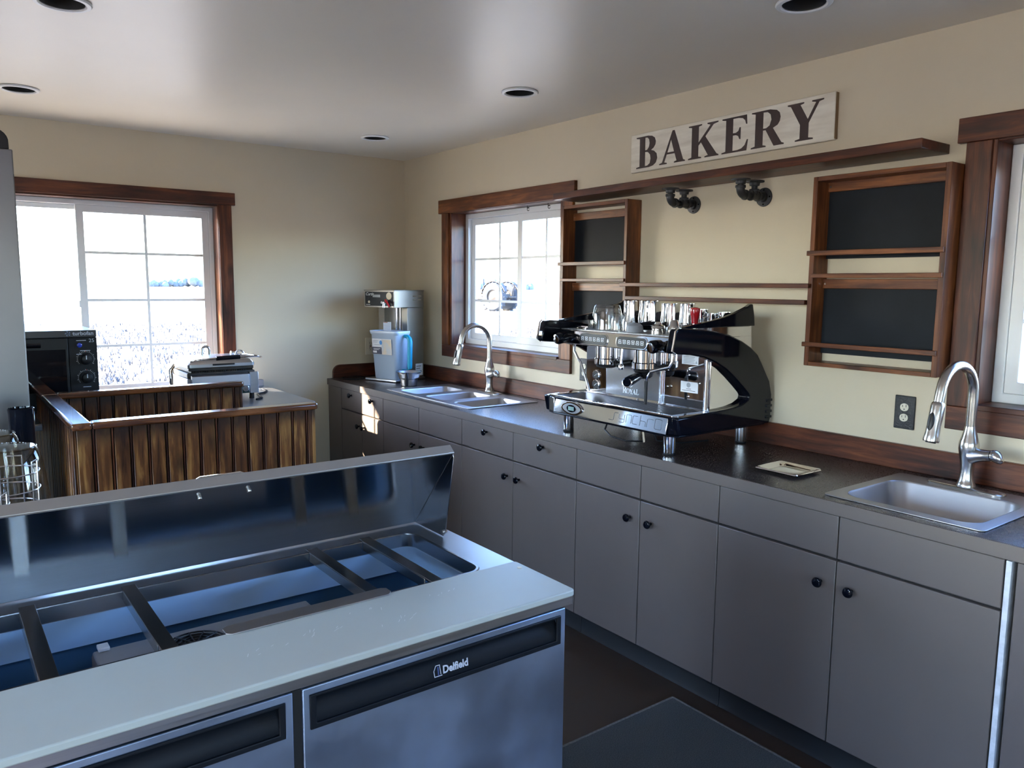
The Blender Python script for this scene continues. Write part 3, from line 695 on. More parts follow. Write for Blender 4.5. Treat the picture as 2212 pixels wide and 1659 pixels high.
# ------------------------------------------------------------------ steel table with oven and panini press
def steel_table():
    t = thing('steel_table', 'stainless work table under the left window, behind the half wall', 'table', (-2.05,-.47,0))
    g = G().prism([(-.90,.868),(-.90,.893),(-.893,.900),(-.04,.900),(-.04,.868)], 0, -3.0, -1.105)
    g.build('tabletop', M_ss, t, bevel=.003)
    B(-2.9,-1.2,-.84,-.10,.30,.325).build('undershelf', M_ss, t)
    for x in (-2.93,-1.17):
        for y in (-.85,-.09): G().cyl((x,y,0),(x,y,.867),.02,16).build('leg', M_ss, t)
steel_table()
def oven():
    t = thing('countertop_oven', 'black countertop convection oven on the steel table, partly behind the fridge', 'oven', (-2.58,-.43,.90))
    x0, x1, yf, z0, z1 = -2.96, -2.207, -.73, .925, 1.338
    B(x0,x1,yf+.03,-.10,z0,z1).build('body', M_blks, t, bevel=.004)
    for x in (x0+.05,x1-.05):
        for y in (yf+.08,-.15): G().cyl((x,y,.9005),(x,y,.9249),.018,14).build('foot', M_blk, t)
    B(x0,x1,yf,yf+.0295,1.302,z1).build('top_trim', mat('oven_trim', (.03,.03,.036), .3), t, bevel=.003)
    xd = -2.336
    d = B(x0,xd-.002,yf+.002,yf+.0295,.94,1.300).build('door', M_blks, t, bevel=.003)
    B(x0+.05,xd-.014,yf-.0005,yf+.0018,1.03,1.243).build('door_window', mat('dark_oven_glass', (.006,.006,.008), .06), d)
    G().tube([(x0+.03,yf-.028,1.268),(-2.46,yf-.028,1.268)], .012, 12).tube([(-2.475,yf-.028,1.268),(-2.475,yf+.004,1.268)], .009, 10).build('door_handle', M_blk, d)
    B(xd,x1,yf+.002,yf+.0295,.94,1.300).build('control_panel', M_blkm, t, bevel=.002)
    for z, r in ((1.190,.030),(1.095,.030)):
        k = G().lathe([(r,0),(r*.97,.006),(r*.80,.008),(r*.72,.022),(r*.6,.024)], (-2.262,yf+.001,z), 24, (0,-1,0)).build('dial', M_blks, t)
        G().box(-2.264,-2.260,yf-.0245,yf-.0232,z,z+.020).build('pointer', M_white, k)
        gm = G()
        for j in range(24):
            a = math.radians(-125+250*j/23+90); ca, sa = math.cos(a), math.sin(a); r0, r1 = r+.006, r+(.014 if j % 3 == 0 else .010)
            c = [(r0*ca-.0008*sa, r0*sa+.0008*ca),(r1*ca-.0008*sa, r1*sa+.0008*ca),(r1*ca+.0008*sa, r1*sa-.0008*ca),(r0*ca+.0008*sa, r0*sa-.0008*ca)]
            gm.prism([(-2.262+p[0], z+p[1]) for p in c], 1, yf+.0012, yf+.0018)
        gm.build('dial_scale', M_white, t, smooth=False, kind='stuff')
    G().lathe([(.012,0),(.0115,.004),(.004,.006)], (-2.287,yf+.0015,1.262), 20, (0,-1,0)).build('blue_pilot_lamp', mat('blue_lens', (.02,.05,.45), .1), t)
    M_p = mat('pale_oven_print', (.50,.55,.62), .5)
    pl = lambda X, z0_, d_: (lambda u, v, w_: (X+u, yf-d_-w_, z0_+v))
    text_geo('turbofan', .0275, .0002, bold=.0004, place=pl(-2.315, 1.313, .0006)).build('lettering', M_p, t, smooth=False)
    text_geo('25', .026, .0002, pl(-2.244, 1.276, -.0014)).build('lettering', M_p, t, smooth=False)
    g = G()
    for k in range(5):
        a0 = 2*PI*k/5; P = [(-2.336+.013*math.cos(a0+q)*rr, 1.3215+.013*math.sin(a0+q)*rr) for q, rr in ((0,.25),(.25,.95),(.75,1.0),(.95,.8),(.55,.6),(.35,.2))]
        g.prism(P, 1, yf-.0008, yf-.0003)
    g.build('fan_emblem', mat('blue_grey_print', (.16,.24,.40), .5), t, smooth=False)
    for x, z, w_ in ((-2.278,1.284,.044),(-2.262,1.232,.046),(-2.29,1.214,.026),(-2.262,1.046,.036)):
        B(x-w_/2,x+w_/2,yf+.0012,yf+.0018,z,z+.0035).build('printed_line', M_p, t, smooth=False)
    for z in (1.228,1.133): B(-2.264,-2.259,yf+.0012,yf+.0018,z,z+.004).build('red_mark', M_red, t, smooth=False)
oven()
def press():
    t = thing('panini_press', 'chrome panini press with ribbed black plates on the steel table', 'grill', (-1.54,-.45,.90))
    x0, x1, yf, yb = -1.742, -1.342, -.62, -.24
    for x in (x0+.03,x1-.03):
        for y in (yf+.04,yb-.04): G().cyl((x,y,.9005),(x,y,.935),.016,14).build('foot', M_blks, t)
    B(x0,x1,yf+.012,yb,.936,1.040).build('base', M_ss, t, bevel=.004)
    G().prism([(-.640,.985),(-.630,1.052),(-.606,1.062),(-.606,.985)], 0, x0+.02, x1-.055).build('drip_front', M_ss, t, bevel=.002)
    B(x1-.050,x1+.002,-.622,-.600,.936,1.062).build('end_column', M_ss, t, bevel=.003)
    B(x0+.10,x1-.055,-.618,-.6081,.938,.984).build('control_plate', mat('dark_green_plate', (.010,.045,.035), .35), t)
    k = G().lathe([(.020,0),(.019,.012),(.015,.016)], (-1.420,-.6185,.968), 20, (0,-1,0)).build('dial', M_chrome, t)
    for z in (.974,.963,.951): B(-1.398,-1.382,-.6192,-.6183,z,z+.002).build('printed_line', M_paper, t, smooth=False)
    text_geo('WARING', .032, .0006, lambda u, v, w_: (-1.640+u*1.25, -.6322-w_+v*.15, 1.006+v)).build('embossed_lettering', M_chrome, t, smooth=False)
    M_cast = mat('cast_iron_burnt', (.016,.014,.012), .6, col2=(.05,.035,.02), nscale=18, bump=.5, bscale=60)
    B(x0+.004,x1-.012,yf+.020,yb,1.0405,1.072).build('lower_plate', M_cast, t, bevel=.005)
    g = G()
    for k in range(34):
        x = x0+.03+k*.0105; g.prism([(x-.004,1.0725),(x+.004,1.0725),(x,1.080)], 1, yf+.03, yb-.02)
    g.build('ribs', M_cast, t, smooth=False, kind='stuff')
    B(x0+.012,x1-.018,yf+.022,yb-.005,1.0805,1.100).build('upper_plate', M_cast, t, bevel=.004)
    loops = []
    for z, i in ((1.1005,.0),(1.118,.0),(1.140,.022),(1.147,.05)):
        loops.append([(p[0],p[1],z) for p in rrect(x0+.006+i,x1-.012-i,yf+.012+i,yb-i*.6,.02,4)])
    l = G().loft(loops).build('lid', M_ss, t, angle=45)
    for s, X in ((1,x0+.006),(-1,x1+.012)):
        pass
    G().tube([(x0+.02,yb-.03,1.13),(x0-.002,-.42,1.150),(x0+.012,-.655,1.142),(x0+.045,-.672,1.152),(x0+.15,-.676,1.156),(x1-.12,-.676,1.160),(x1-.02,-.674,1.160),(x1+.008,-.655,1.152),(x1+.004,-.42,1.150),(x1-.01,yb-.03,1.135)], .006, 10).build('handle_frame', M_chrome, t)
    G().tube([(x0+.145,-.676,1.156),(x1-.122,-.676,1.160)], .0125, 14).build('handle_grip', M_blk, t)
    B(-1.60,-1.475,yf+.004,yf+.0115,1.110,1.120).build('lid_latch', M_blks, t, bevel=.002)
    for a, b, h, r in ((-1.572,-1.530,1.197,.0085),(-1.372,-1.318,1.165,.006)):
        c = (a+b)/2; rr = (b-a)/2
        G().tube([(a,-.30,1.11),(a,-.30,h-rr)]+arc((c,-.30,h-rr),rr,180,0,10,(0,2))[1:]+[(b,-.30,1.11)], r, 12).build('cable_conduit', M_chrome if r < .007 else M_nickel, t)
    G().tube([(x0-.004,-.27,.95),(x0-.010,-.27,1.06),(x0+.02,-.27,1.100),(x0+.05,-.27,1.105)], .012, 12).build('hinge_arm', M_chrome, t)
    G().tube([(x1+.006,-.27,.95),(x1+.012,-.27,1.09),(x1-.02,-.27,1.145),(x1-.05,-.27,1.15)], .012, 12).build('hinge_arm', M_chrome, t)
press()
tag(G().tube([(-1.27,-.12,.9065),(-1.24,-.14,.906),(-1.196,-.282,.9065),(-1.205,-.37,.9065),(-1.235,-.42,.9065),(-1.300,-.475,.9065),(-1.330,-.640,.9065),(-1.38,-.69,.9065)], .006, 10).build('power_cord', M_blks, None), 'black power cord curling on the steel table beside the panini press', 'cord')
t = tag(B(-1.172,-1.125,-.085,-.040,.9005,.945).build('plug_box', mat('grey_plastic', (.22,.22,.23), .5), None, bevel=.003), 'small grey box at the back of the steel table, right of the panini press', 'box')

# ------------------------------------------------------------------ fridge, dark pitcher, smoky jars and wire baskets at the left edge
t = thing('upright_fridge', 'tall stainless upright fridge with a black unit on top, left edge', 'fridge', (-3.0,-1.4,0))
B(-3.40,-2.606,-1.75,-1.02,.12,2.064).build('body', mat('fridge_steel', (.20,.20,.21), .36, 1., noise=.1, nscale=2, bump=.05, bscale=30), t, bevel=.004)
B(-3.395,-2.61,-1.0195,-.985,.14,2.05).build('door', M_ssz, t, bevel=.005)
pf = [(-3.38,2.0645),(-2.616,2.0645)]+[(-2.661+.045*math.cos(math.radians(a)), 2.092+.045*math.sin(math.radians(a))) for a in range(10,91,16)]+[(-3.38,2.137)]
G().prism(pf, 1, -1.74, -1.10).build('top_unit', M_blks, t, bevel=.003)
for x in (-3.33,-2.67):
    for y in (-1.68,-1.09): G().cyl((x,y,0),(x,y,.1195),.025,14).build('caster', M_blk, t)
g = G()
for z in (1.2,1.45,1.7,1.95): pass
t = thing('side_cart', 'small steel cart carrying the smoky jars, behind the raised lid', 'cart', (-2.85,-2.55,0))
B(-3.15,-2.625,-3.08,-2.10,.775,.80).build('cart_top', M_ss, t, bevel=.003)
B(-3.13,-2.645,-3.06,-2.12,.25,.27).build('cart_shelf', M_ss, t, bevel=.003)
for x in (-3.13,-2.645):
    for y in (-3.06,-2.12): G().cyl((x,y,0),(x,y,.7745),.015,14).build('leg', M_ss, t)
t = thing('black_pitcher', 'tall black glossy tumbler with a round rim, in front of the fridge', 'tumbler', (-2.672,-2.205,.80))
G().lathe([(.030,.8005),(.034,.95),(.038,1.150),(.039,1.166),(.0365,1.168),(.034,1.150),(.028,.83)], (-2.672,-2.205,0), 28, cap1=False).build('vessel', M_blk, t)
def jar(label, c, s):
    t = thing('smoky_jar', label, 'jar', (c[0],c[1],.80), 'upturned smoky jars at the left edge')
    pr = [(.136*s,.8005),(.128*s,.84),(.112*s,.93),(.094*s,1.07),(.084*s,1.104),(.074*s,1.117),(.0,1.119)]
    G().lathe(pr, (c[0],c[1],0), 40, cap0=False).build('wall', M_smoke, t)
    G().lathe([(.139*s,.801),(.141*s,.806),(.139*s,.811),(.1335*s,.811),(.1335*s,.801)], (c[0],c[1],0), 40, cap0=False, cap1=False).build('rim', M_smoke, t)
    G().tube([(c[0]+.078*s*math.cos(a), c[1]+.078*s*math.sin(a), 1.115) for a in [2*PI*k/40 for k in range(40)]], .002, 8, closed=True).build('base_ring', M_smoke, t)
    g = G()
    for k in range(9):
        a = math.radians(20+k*13); x, y = c[0]+.055*s*math.cos(a), c[1]+.055*s*math.sin(a)
        g.box(x-.0015,x+.0015,y-.005,y+.005,1.1195,1.120)
    g.build('measure_marks', M_paper, t, smooth=False, kind='stuff')
jar('upturned smoky clear jar inside the wire baskets, nearer one', (-2.745,-2.625), .93)
jar('upturned smoky clear jar, farther one next to the black tumbler', (-2.775,-2.365), .90)
def basket(label, c, r, zt, n):
    t = thing('wire_basket', label, 'basket', (c[0],c[1],.80), 'wire baskets at the left edge')
    for k in range(n):
        z = zt-.012-k*.045
        if z < .81: break
        G().tube([(c[0]+r*math.cos(a), c[1]+r*math.sin(a), z) for a in [2*PI*j/36 for j in range(36)]], 0.0019, 8, closed=True).build('ring', mat('wire_chrome', (.5,.5,.52), .2, 1.), t)
    for j in range(4):
        a0 = math.radians(-38+90*j); rr = r-.0045
        p, q = (c[0]+rr*math.cos(a0), c[1]+rr*math.sin(a0)), (c[0]+rr*math.cos(a0+.5), c[1]+rr*math.sin(a0+.5))
        G().tube([(p[0],p[1],.8025),(p[0],p[1],zt+.01),(p[0],p[1],zt+.016),(q[0],q[1],zt+.016),(q[0],q[1],zt+.01),(q[0],q[1],.8025)], 0.0019, 8).build('upright', mat('wire_chrome', (.5,.5,.52), .2, 1.), t)
basket('chrome wire basket of stacked rings at the left edge, taller one', (-2.770,-2.86), .080, 1.105, 7)
basket('chrome wire basket at the left edge, lower one cut by the frame', (-2.842,-3.00), .072, 1.058, 6)

# ------------------------------------------------------------------ sandwich prep table
def prep():
    t = thing('prep_table', 'stainless refrigerated sandwich prep table with its hood lid raised, in front', 'prep table', (-2.417,-3.61,0))
    X0, X1, Y0, Y1, zd = -3.06, -1.775, -3.957, -3.27, .905
    op = (-2.985, -1.870, -3.735, -3.388)
    G().holed(rrect(X0,X1,Y0,Y1,.012), [rrect(*op,.035,6)], 2, zd-.004, zd).build('deck', M_ss, t, bevel=.0015)
    g = G().box(X0,X1,Y0,Y0+.004,zd-.034,zd-.0041).box(X1-.004,X1,Y0+.004,Y1,zd-.034,zd-.0041).box(X0,X0+.004,Y0+.004,Y1,zd-.034,zd-.0041).box(X0+.004,X1-.004,Y1-.004,Y1,zd-.034,zd-.0041)
    g.build('deck_apron', M_ss, t, bevel=.0012)
    g = G().box(X0+.02,X0+.045,Y0+.045,Y1-.01,.14,zd-.036).box(X1-.045,X1-.02,Y0+.045,Y1-.01,.14,zd-.036).box(X0+.045,X1-.045,Y1-.03,Y1-.01,.14,zd-.036).box(X0+.045,X1-.045,Y0+.045,Y1-.03,.14,.16)
    g.box(X0+.045,X1-.045,Y0+.045,Y0+.06,.16,.60)
    g.build('cabinet_shell', M_ssz, t, bevel=.003)
    # well: rolled steel lip, then the liner
    L = lambda z, i, r: [(p[0],p[1],z) for p in rrect(op[0]+i,op[1]-i,op[2]+i,op[3]-i,r,6)]
    G().loft([L(zd+.0003,-.006,.040),L(zd+.0018,-.004,.038),L(zd+.0018,.001,.035),L(zd+.0002,.003,.034),L(zd-.034,.003,.034)], False, False).build('well_lip', M_lip, t, angle=28, recalc=False)
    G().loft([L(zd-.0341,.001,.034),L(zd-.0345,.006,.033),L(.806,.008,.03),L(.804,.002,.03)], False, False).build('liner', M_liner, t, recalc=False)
    G().loft([L(.804,.001,.034),L(.803,-.010,.03),L(.50,-.010,.03),L(.495,.03,.02)], False, True).build('lower_well', M_liner_shade, t, recalc=False)
    # adapter bars across the well
    for x in (-2.776,-2.582,-2.152,-2.004):
        g = G().box(x-.015,x+.015,-3.748,-3.372,zd+.0035,zd+.0065).box(x-.015,x-.0125,-3.715,-3.395,zd-.020,zd+.0034).box(x+.0125,x+.015,-3.715,-3.395,zd-.020,zd+.0034)
        g.box(x-.015,x-.004,-3.752,-3.748,zd-.006,zd+.0064).box(x+.004,x+.015,-3.752,-3.748,zd-.006,zd+.0064)
        g.build('divider_bar', mat('divider_steel', (.42,.41,.40), .22, 1., noise=.1, nscale=9), t, bevel=.001)
    # evaporator cover with fan grille inside the well
    c = G().prism([(-3.715,.640),(-3.715,.815),(-3.462,.815),(-3.444,.800),(-3.444,.640)], 0, -2.672, -2.204).build('evaporator_cover', mat('cover_steel', (.30,.29,.285), .40, .1, noise=.1, nscale=8), t, bevel=.004)
    g = G()
    for r in (.062,.050,.038,.026): g.tube([(-2.488+r*math.cos(a), -3.556+r*math.sin(a), .8195) for a in [2*PI*k/30 for k in range(30)]], .0018, 6, closed=True)
    for k in range(6):
        a = PI*k/6; g.tube([(-2.488+.062*math.cos(a),-3.556+.062*math.sin(a),.8205),(-2.488-.062*math.cos(a),-3.556-.062*math.sin(a),.8205)], .0018, 6)
    g.build('fan_grille', M_blks, c)
    G().lathe([(.060,0),(.060,.0012)], (-2.488,-3.556,.8153), 28).build('fan_opening', M_blkm, c)
    B(-2.662,-2.640,-3.475,-3.447,.8155,.824).build('white_clip', M_white, c, bevel=.002)
    G().lathe([(.006,0),(.005,.003)], (-2.225,-3.4435,.775), 12, (0,1,0)).build('cover_screw', M_blks, c)
    # raised hood lid
    yb, zb, yt, zt_ = -3.318, zd+.002, -3.520, 1.145
    u = Vector((0, yt-yb, zt_-zb)).normalized(); no = Vector((0, .767, .642))
    def strip(a, b, d0, d1, x0, x1):
        p = Vector((0,yb,zb)); q = [p+u*a+no*d0, p+u*b+no*d0, p+u*b+no*d1, p+u*a+no*d1]
        return G().prism([(v.y, v.z) for v in q], 0, x0, x1)
    xl, xr = -3.02, -1.815
    l = strip(.0, .311, 0, .024, xl, xr).build('hood_lid', M_lid, t, bevel=.002)
    strip(.3115, .316, -.001, .027, xl-.001, xr+.001).build('lid_edge', mat('satin_edge_steel', (.42,.40,.39), .5, .8), l, bevel=.0015)
    for x0, x1 in ((xr-.003,xr),(xl,xl+.003)):
        G().prism([(yb-.001,zb),(yt-.001,zt_-.001),(yt-.004,zt_-.012),(-3.482,zb+.012),(-3.470,zb)], 0, x0, x1).build('lid_side', M_lid, l, bevel=.001)
        G().cyl((x0-.004,-3.470,zb+.012),(x1+.008,-3.470,zb+.012),.006,14).build('hinge_pin', M_chrome, l)
    e = Vector((0,yb,zb))+u*.296
    pts = [e+no*(.022 if k in (0,5) else .036 if k in (1,4) else .041)+Vector((x,0,0)) for k, x in enumerate((-2.456,-2.455,-2.446,-2.358,-2.350,-2.349))]
    G().tube(pts, .004, 10).build('lid_handle', M_chrome, l)
    for x in (-2.456,-2.349):
        s = e-u*.010+Vector((x,0,0)); G().lathe([(.0055,0),(.0055,.006),(.004,.008)], s-no*.0005, 12, -no).build('handle_screw', M_nickel, l)
    # cutting board
    b = G().prism(rrect(X0+.01,-1.795,-3.988,-3.766,.010,4), 2, zd+.0008, zd+.0155).build('cutting_board', M_poly, t, bevel=.003)
    G().lathe([(.006,0),(.006,.0012),(.003,.0016)], (-1.815,-3.81,zd+.0152), 14).build('board_screw', M_cream, b)
    rng = random.Random(5); g = G()
    for cx, cy, n in ((-2.19,-3.905,7),(-2.33,-3.865,8),(-2.05,-3.845,6),(-2.45,-3.88,5),(-2.22,-3.83,4)):
        for k in range(n):
            x, y = cx+rng.uniform(-.04,.04), cy+rng.uniform(-.012,.012); ln = rng.uniform(.006,.016); a = rng.uniform(.5,1.2)
            g.prism([(x,y),(x+ln*math.cos(a),y+ln*math.sin(a)),(x+ln*math.cos(a)-.0008,y+ln*math.sin(a)+.0004),(x-.0008,y+.0004)], 2, zd+.0156, zd+.0158)
    g.build('knife_scratches', mat('fresh_scratch', (.75,.78,.78), .5), b, smooth=False, kind='stuff')
    G().prism([(-2.487,-3.772),(-2.478,-3.780),(-2.145,-3.780),(-2.134,-3.768),(-2.134,-3.745),(-2.146,-3.738),(-2.478,-3.738),(-2.487,-3.748)], 2, zd+.0160, zd+.0185).build('loose_bar', mat('dull_bar', (.45,.43,.42), .4, 1.), t, bevel=.0006)
    # doors with black recessed pulls
    def door(x0, x1, logo):
        hx0, hx1, hz0, hz1 = x0+.014, x1-.015, .7870, .8515; yd = -3.955
        d = G().holed(Q(x0,x1,.20,.8665), [Q(hx0,hx1,hz0,hz1)], 1, yd, yd+.05).build('door', M_ssdoor, t, bevel=.002)
        h = G().holed(Q(hx0-.001,hx1+.001,hz0-.001,hz1+.001), [Q(hx0+.011,hx1-.011,hz0+.009,hz1-.004)], 1, yd-.003, yd+.003).build('pull_frame', mat('pull_black', (.007,.009,.013), .5, spec=.2), d, bevel=.0015)
        pr = [(yd+.0035,hz0+.004)]+[(yd+.002+.038*(1-math.cos(a)), hz0+.010+.046*math.sin(a)) for a in [PI/2*k/8 for k in range(9)]]+[(yd+.046,hz1-.002),(yd+.046,hz0+.004)]
        G().prism(pr, 0, hx0+.001, hx1-.001).build('pull_recess', mat('pull_black', (.007,.009,.013), .5, spec=.2), d)
        B(hx0+.001,hx1-.001,yd+.004,yd+.0465,hz1-.0019,hz1-.0002).build('pull_roof', M_blkm, d, smooth=False)
        if logo:
            tl = Vector((0,.012,.036)).normalized(); nn = Vector((0,-tl.z,tl.y)); o_ = Vector((-2.118,yd+.0012,.808))
            pl = lambda U, V, W_: tuple(o_+Vector((U,0,0))+tl*V+nn*(W_+.0015))
            text_geo('Delfield', .0205, .0002, lambda a, b_, c_: pl(a*.96, b_, c_), bold=.0006, shear=.12).build('lettering', mat('logo_pale', (.55,.58,.66), .4), d, smooth=False)
            text_geo('1', .024, .0002, lambda a, b_, c_: pl(-.018+a*1.3, b_-.001, c_), shear=.05).build('logo_numeral', mat('logo_blue', (.05,.08,.22), .4), d, smooth=False)
            g = G()
            for q in ([(-.0205,-.003),(-.002,-.003),(-.002,-.0015),(-.0205,-.0015)], [(-.0205,-.003),(-.019,-.003),(-.019,.009),(-.0205,.009)], [(-.014,.0175),(-.004,.0175),(-.004,.019),(-.014,.019)], [(-.0205,.009),(-.0195,.008),(-.013,.018),(-.014,.019)], [(-.0055,.0),(-.004,.0),(-.004,.019),(-.0055,.019)]):
                v = [pl(a, b_, .0002) for a, b_ in q]+[pl(a, b_, .0005) for a, b_ in q]; g.add(v, [(0,1,2,3),(4,5,6,7),(0,1,5,4),(1,2,6,5),(2,3,7,6),(3,0,4,7)])
            g.build('logo_outline', mat('logo_pale', (.55,.58,.66), .4), d, smooth=False)
        return d
    door(-2.411, -1.795, True); door(-3.045, -2.429, False)
    B(-2.4285,-2.4115,-3.9495,-3.906,.19,.8665).build('center_gasket', M_blkm, t, smooth=False)
    B(X0+.02,X1-.02,-3.93,-3.912,.14,.195).build('grille_panel', M_blks, t)
    for x in (X0+.07,X1-.07):
        for y in (-3.90,-3.33): G().cyl((x,y,.0),(x,y,.139),.022,14).build('caster', M_blks, t)
prep()
# carpet mat
t = thing('floor_mat', 'dark grey blue carpet mat with a pale bound edge on the brown floor', 'mat', (-1.07,-3.9,0))
B(-1.47,-.69,-4.60,-3.325,.0005,.009).build('pile', mat('carpet_grey_blue', (.045,.056,.064), .95, col2=(.12,.138,.150), nscale=330, bump=1., bscale=420, spec=.1), t)
g = G().holed(Q(-1.478,-.682,-4.608,-3.317), [Q(-1.468,-.692,-4.598,-3.327)], 2, .0004, .0105)
g.build('bound_edge', mat('mat_binding', (.17,.18,.185), .9, noise=.4, nscale=90), t, bevel=.002)

# ------------------------------------------------------------------ coffee brewer, frosted container, brew basket, round mat
def brewer():
    t = thing('coffee_brewer', 'stainless coffee brewer with black control panel in the corner', 'brewer', (0,0,0), local=True)
    for x in (.03,.255):
        for y in (.03,.27): G().cyl((x,y,.0003),(x,y,.0049),.012,12).build('foot', M_blks, t, local=True)
    B(0,.290,0,.305,.005,.018).build('base_plate', M_ss, t, bevel=.002, local=True)
    B(.004,.062,.135,.303,.0182,.509).build('tower_side', M_brew, t, bevel=.002, local=True)
    B(.222,.278,.135,.303,.0182,.509).build('tower_side', M_brew, t, bevel=.002, local=True)
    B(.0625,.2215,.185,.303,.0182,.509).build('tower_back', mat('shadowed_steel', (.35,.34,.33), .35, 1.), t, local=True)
    for x in (.150,.185): G().cyl((x,.165,.019),(x,.165,.509),.011 if x < .16 else .008,14).build('sight_tube', M_chrome, t, local=True)
    B(0,.281,0,.303,.511,.626).build('head', M_brew, t, bevel=.002, local=True)
    B(-.002,.283,-.002,.305,.6262,.630).build('top_cap', M_brew, t, bevel=.001, local=True)
    f = B(.012,.272,-.003,-.0002,.521,.618).build('control_panel', mat('black_membrane', (.012,.014,.018), .45, spec=.25), t, bevel=.001, local=True)
    B(.085,.155,-.0042,-.0031,.580,.598).build('display', mat('display_grey', (.22,.24,.26), .3), f, local=True)
    pl = lambda X, Z: (lambda u, v, w_: (X+u, -.0034-w_, Z+v))
    text_geo('Curtis', .030, .0002, pl(.018,.592), shear=.25).build('lettering', M_paper, f, smooth=False, local=True)
    for x, z, r, m in ((.050,.572,.010,M_blks),(.050,.548,.009,M_cream),(.168,.545,.009,M_paper)): G().lathe([(r,0),(r*.9,.002)], (x,-.0031,z), 18, (0,-1,0)).build('button', m, f, local=True)
    G().lathe([(.025,0),(.024,.002),(.018,.0025)], (.236,-.0031,.590), 24, (0,-1,0)).build('round_badge', mat('gold_cream_badge', (.55,.48,.33), .4), f, local=True)
    B(.021,.060,-.0038,-.0031,.528,.531).build('printed_line', M_paper, f, local=True)
    v = G().tube([(.215,-.004,.545),(.215,-.030,.545),(.215,-.034,.512)], [.010,.010,.009], 14).build('water_tap', M_chrome, t, local=True)
    G().tube([(.222,-.022,.562),(.240,-.030,.550),(.268,-.036,.518)], [.008,.008,.006], 12).build('tap_lever', M_red, v, local=True)
    for i in range(2):
        for k in range(2): B(.2811,.2835,.185+k*.055,.220+k*.055,.560+.026*i,.566+.026*i).build('vent_louver', M_chrome, t, local=True)
    B(.2782,.2795,.215,.290,.030,.115).build('sticker', M_paper, t, local=True)
    for z, w_ in ((.095,.05),(.078,.04),(.060,.055)): B(.2796,.280,.222,.222+w_,z,z+.004).build('sticker_print', M_print, t, local=True)
    t.location = (-.456,-.236,CZ); t.rotation_euler = (0,0,math.atan2(-.94555,.32546))
brewer()
def container():
    t = thing('frosted_container', 'frosted storage container with a teal handle, standing on the coffee brewer base', 'container', (0,0,0), local=True)
    Lp = lambda z, i, r: [(p[0],p[1],z) for p in rrect(.083-i,.292+i,.004-i,.118+i*.5,r,5)]
    G().loft([Lp(.0185,-.004,.02),Lp(.022,0,.022),Lp(.325,.020,.03),Lp(.330,.026,.032),Lp(.346,.030,.034),Lp(.352,.028,.033),Lp(.352,.022,.03),Lp(.33,.018,.03)], True, True).build('tub', M_plast, t, angle=50, local=True)
    hp = [(.318,.06,.318),(.345,.06,.316),(.362,.06,.300),(.366,.06,.28),(.362,.06,.10)]
    G().tube(hp, [.012,.015,.017,.0175,.0165], 14).build('handle', M_teal, t, local=True)
    G().tube([(.362,.06,.10),(.345,.06,.085),(.300,.06,.085)], [.011,.010,.008], 12).build('handle', M_teal, t, local=True)
    # printed sleeve on the front: slightly leaning plane
    P = lambda u, z, d: (u, -.0002-.0645*(z-.022)-d, z)
    def patch(n, u0, u1, z0, z1, d, m):
        v = [P(u0,z0,d),P(u1,z0,d),P(u1,z1,d),P(u0,z1,d)]+[P(u0,z0,d-.0006),P(u1,z0,d-.0006),P(u1,z1,d-.0006),P(u0,z1,d-.0006)]
        G().add(v, [(0,1,2,3),(7,6,5,4),(0,4,5,1),(1,5,6,2),(2,6,7,3),(3,7,4,0)]).build(n, m, t, smooth=False, local=True)
    patch('label', .088,.268,.190,.298,.0030,M_paper)
    patch('label_photo', .178,.268,.190,.294,.0037,mat('label_photo_print', (.60,.50,.38), .5, col2=(.45,.50,.55), nscale=28))
    patch('label_block', .089,.176,.192,.240,.0037,mat('navy_print', (.02,.025,.06), .5))
    patch('label_barcode', .095,.130,.200,.214,.0042,M_paper)
    for z, a, b in ((.228,.10,.165),(.220,.10,.150)): patch('label_print', a,b,z,z+.003,.0042,M_paper)
    for z, a, b in ((.282,.098,.15),(.272,.098,.14),(.255,.11,.165)): patch('label_print', a,b,z,z+.003,.0042,mat('grey_print', (.3,.33,.38), .5))
    o_ = [P(.172+.013*math.cos(q),.272+.015*math.sin(q),.0046) for q in [2*PI*k/20 for k in range(20)]]
    G().add(o_, [tuple(range(20))]).build('label_dot', mat('blue_dot', (.02,.22,.60), .4), t, smooth=False, local=True)
    c = B(.150,.222,.030,.0305,.3525,.412).build('paper_insert', mat('translucent_paper', (.58,.64,.72), .5), t, smooth=False, local=True)
    for k in range(6): B(.156,.216,.0294,.0299,.360+k*.008,.362+k*.008).build('insert_print', mat('grey_print', (.3,.33,.38), .5), c, smooth=False, local=True)
    B(.152,.190,.0294,.0299,.4065,.411).build('insert_band', mat('rust_print', (.30,.08,.03), .5), c, smooth=False, local=True)
    t.location = (-.456,-.236,CZ+.0004); t.rotation_euler = (0,0,math.atan2(-.94555,.32546))
container()
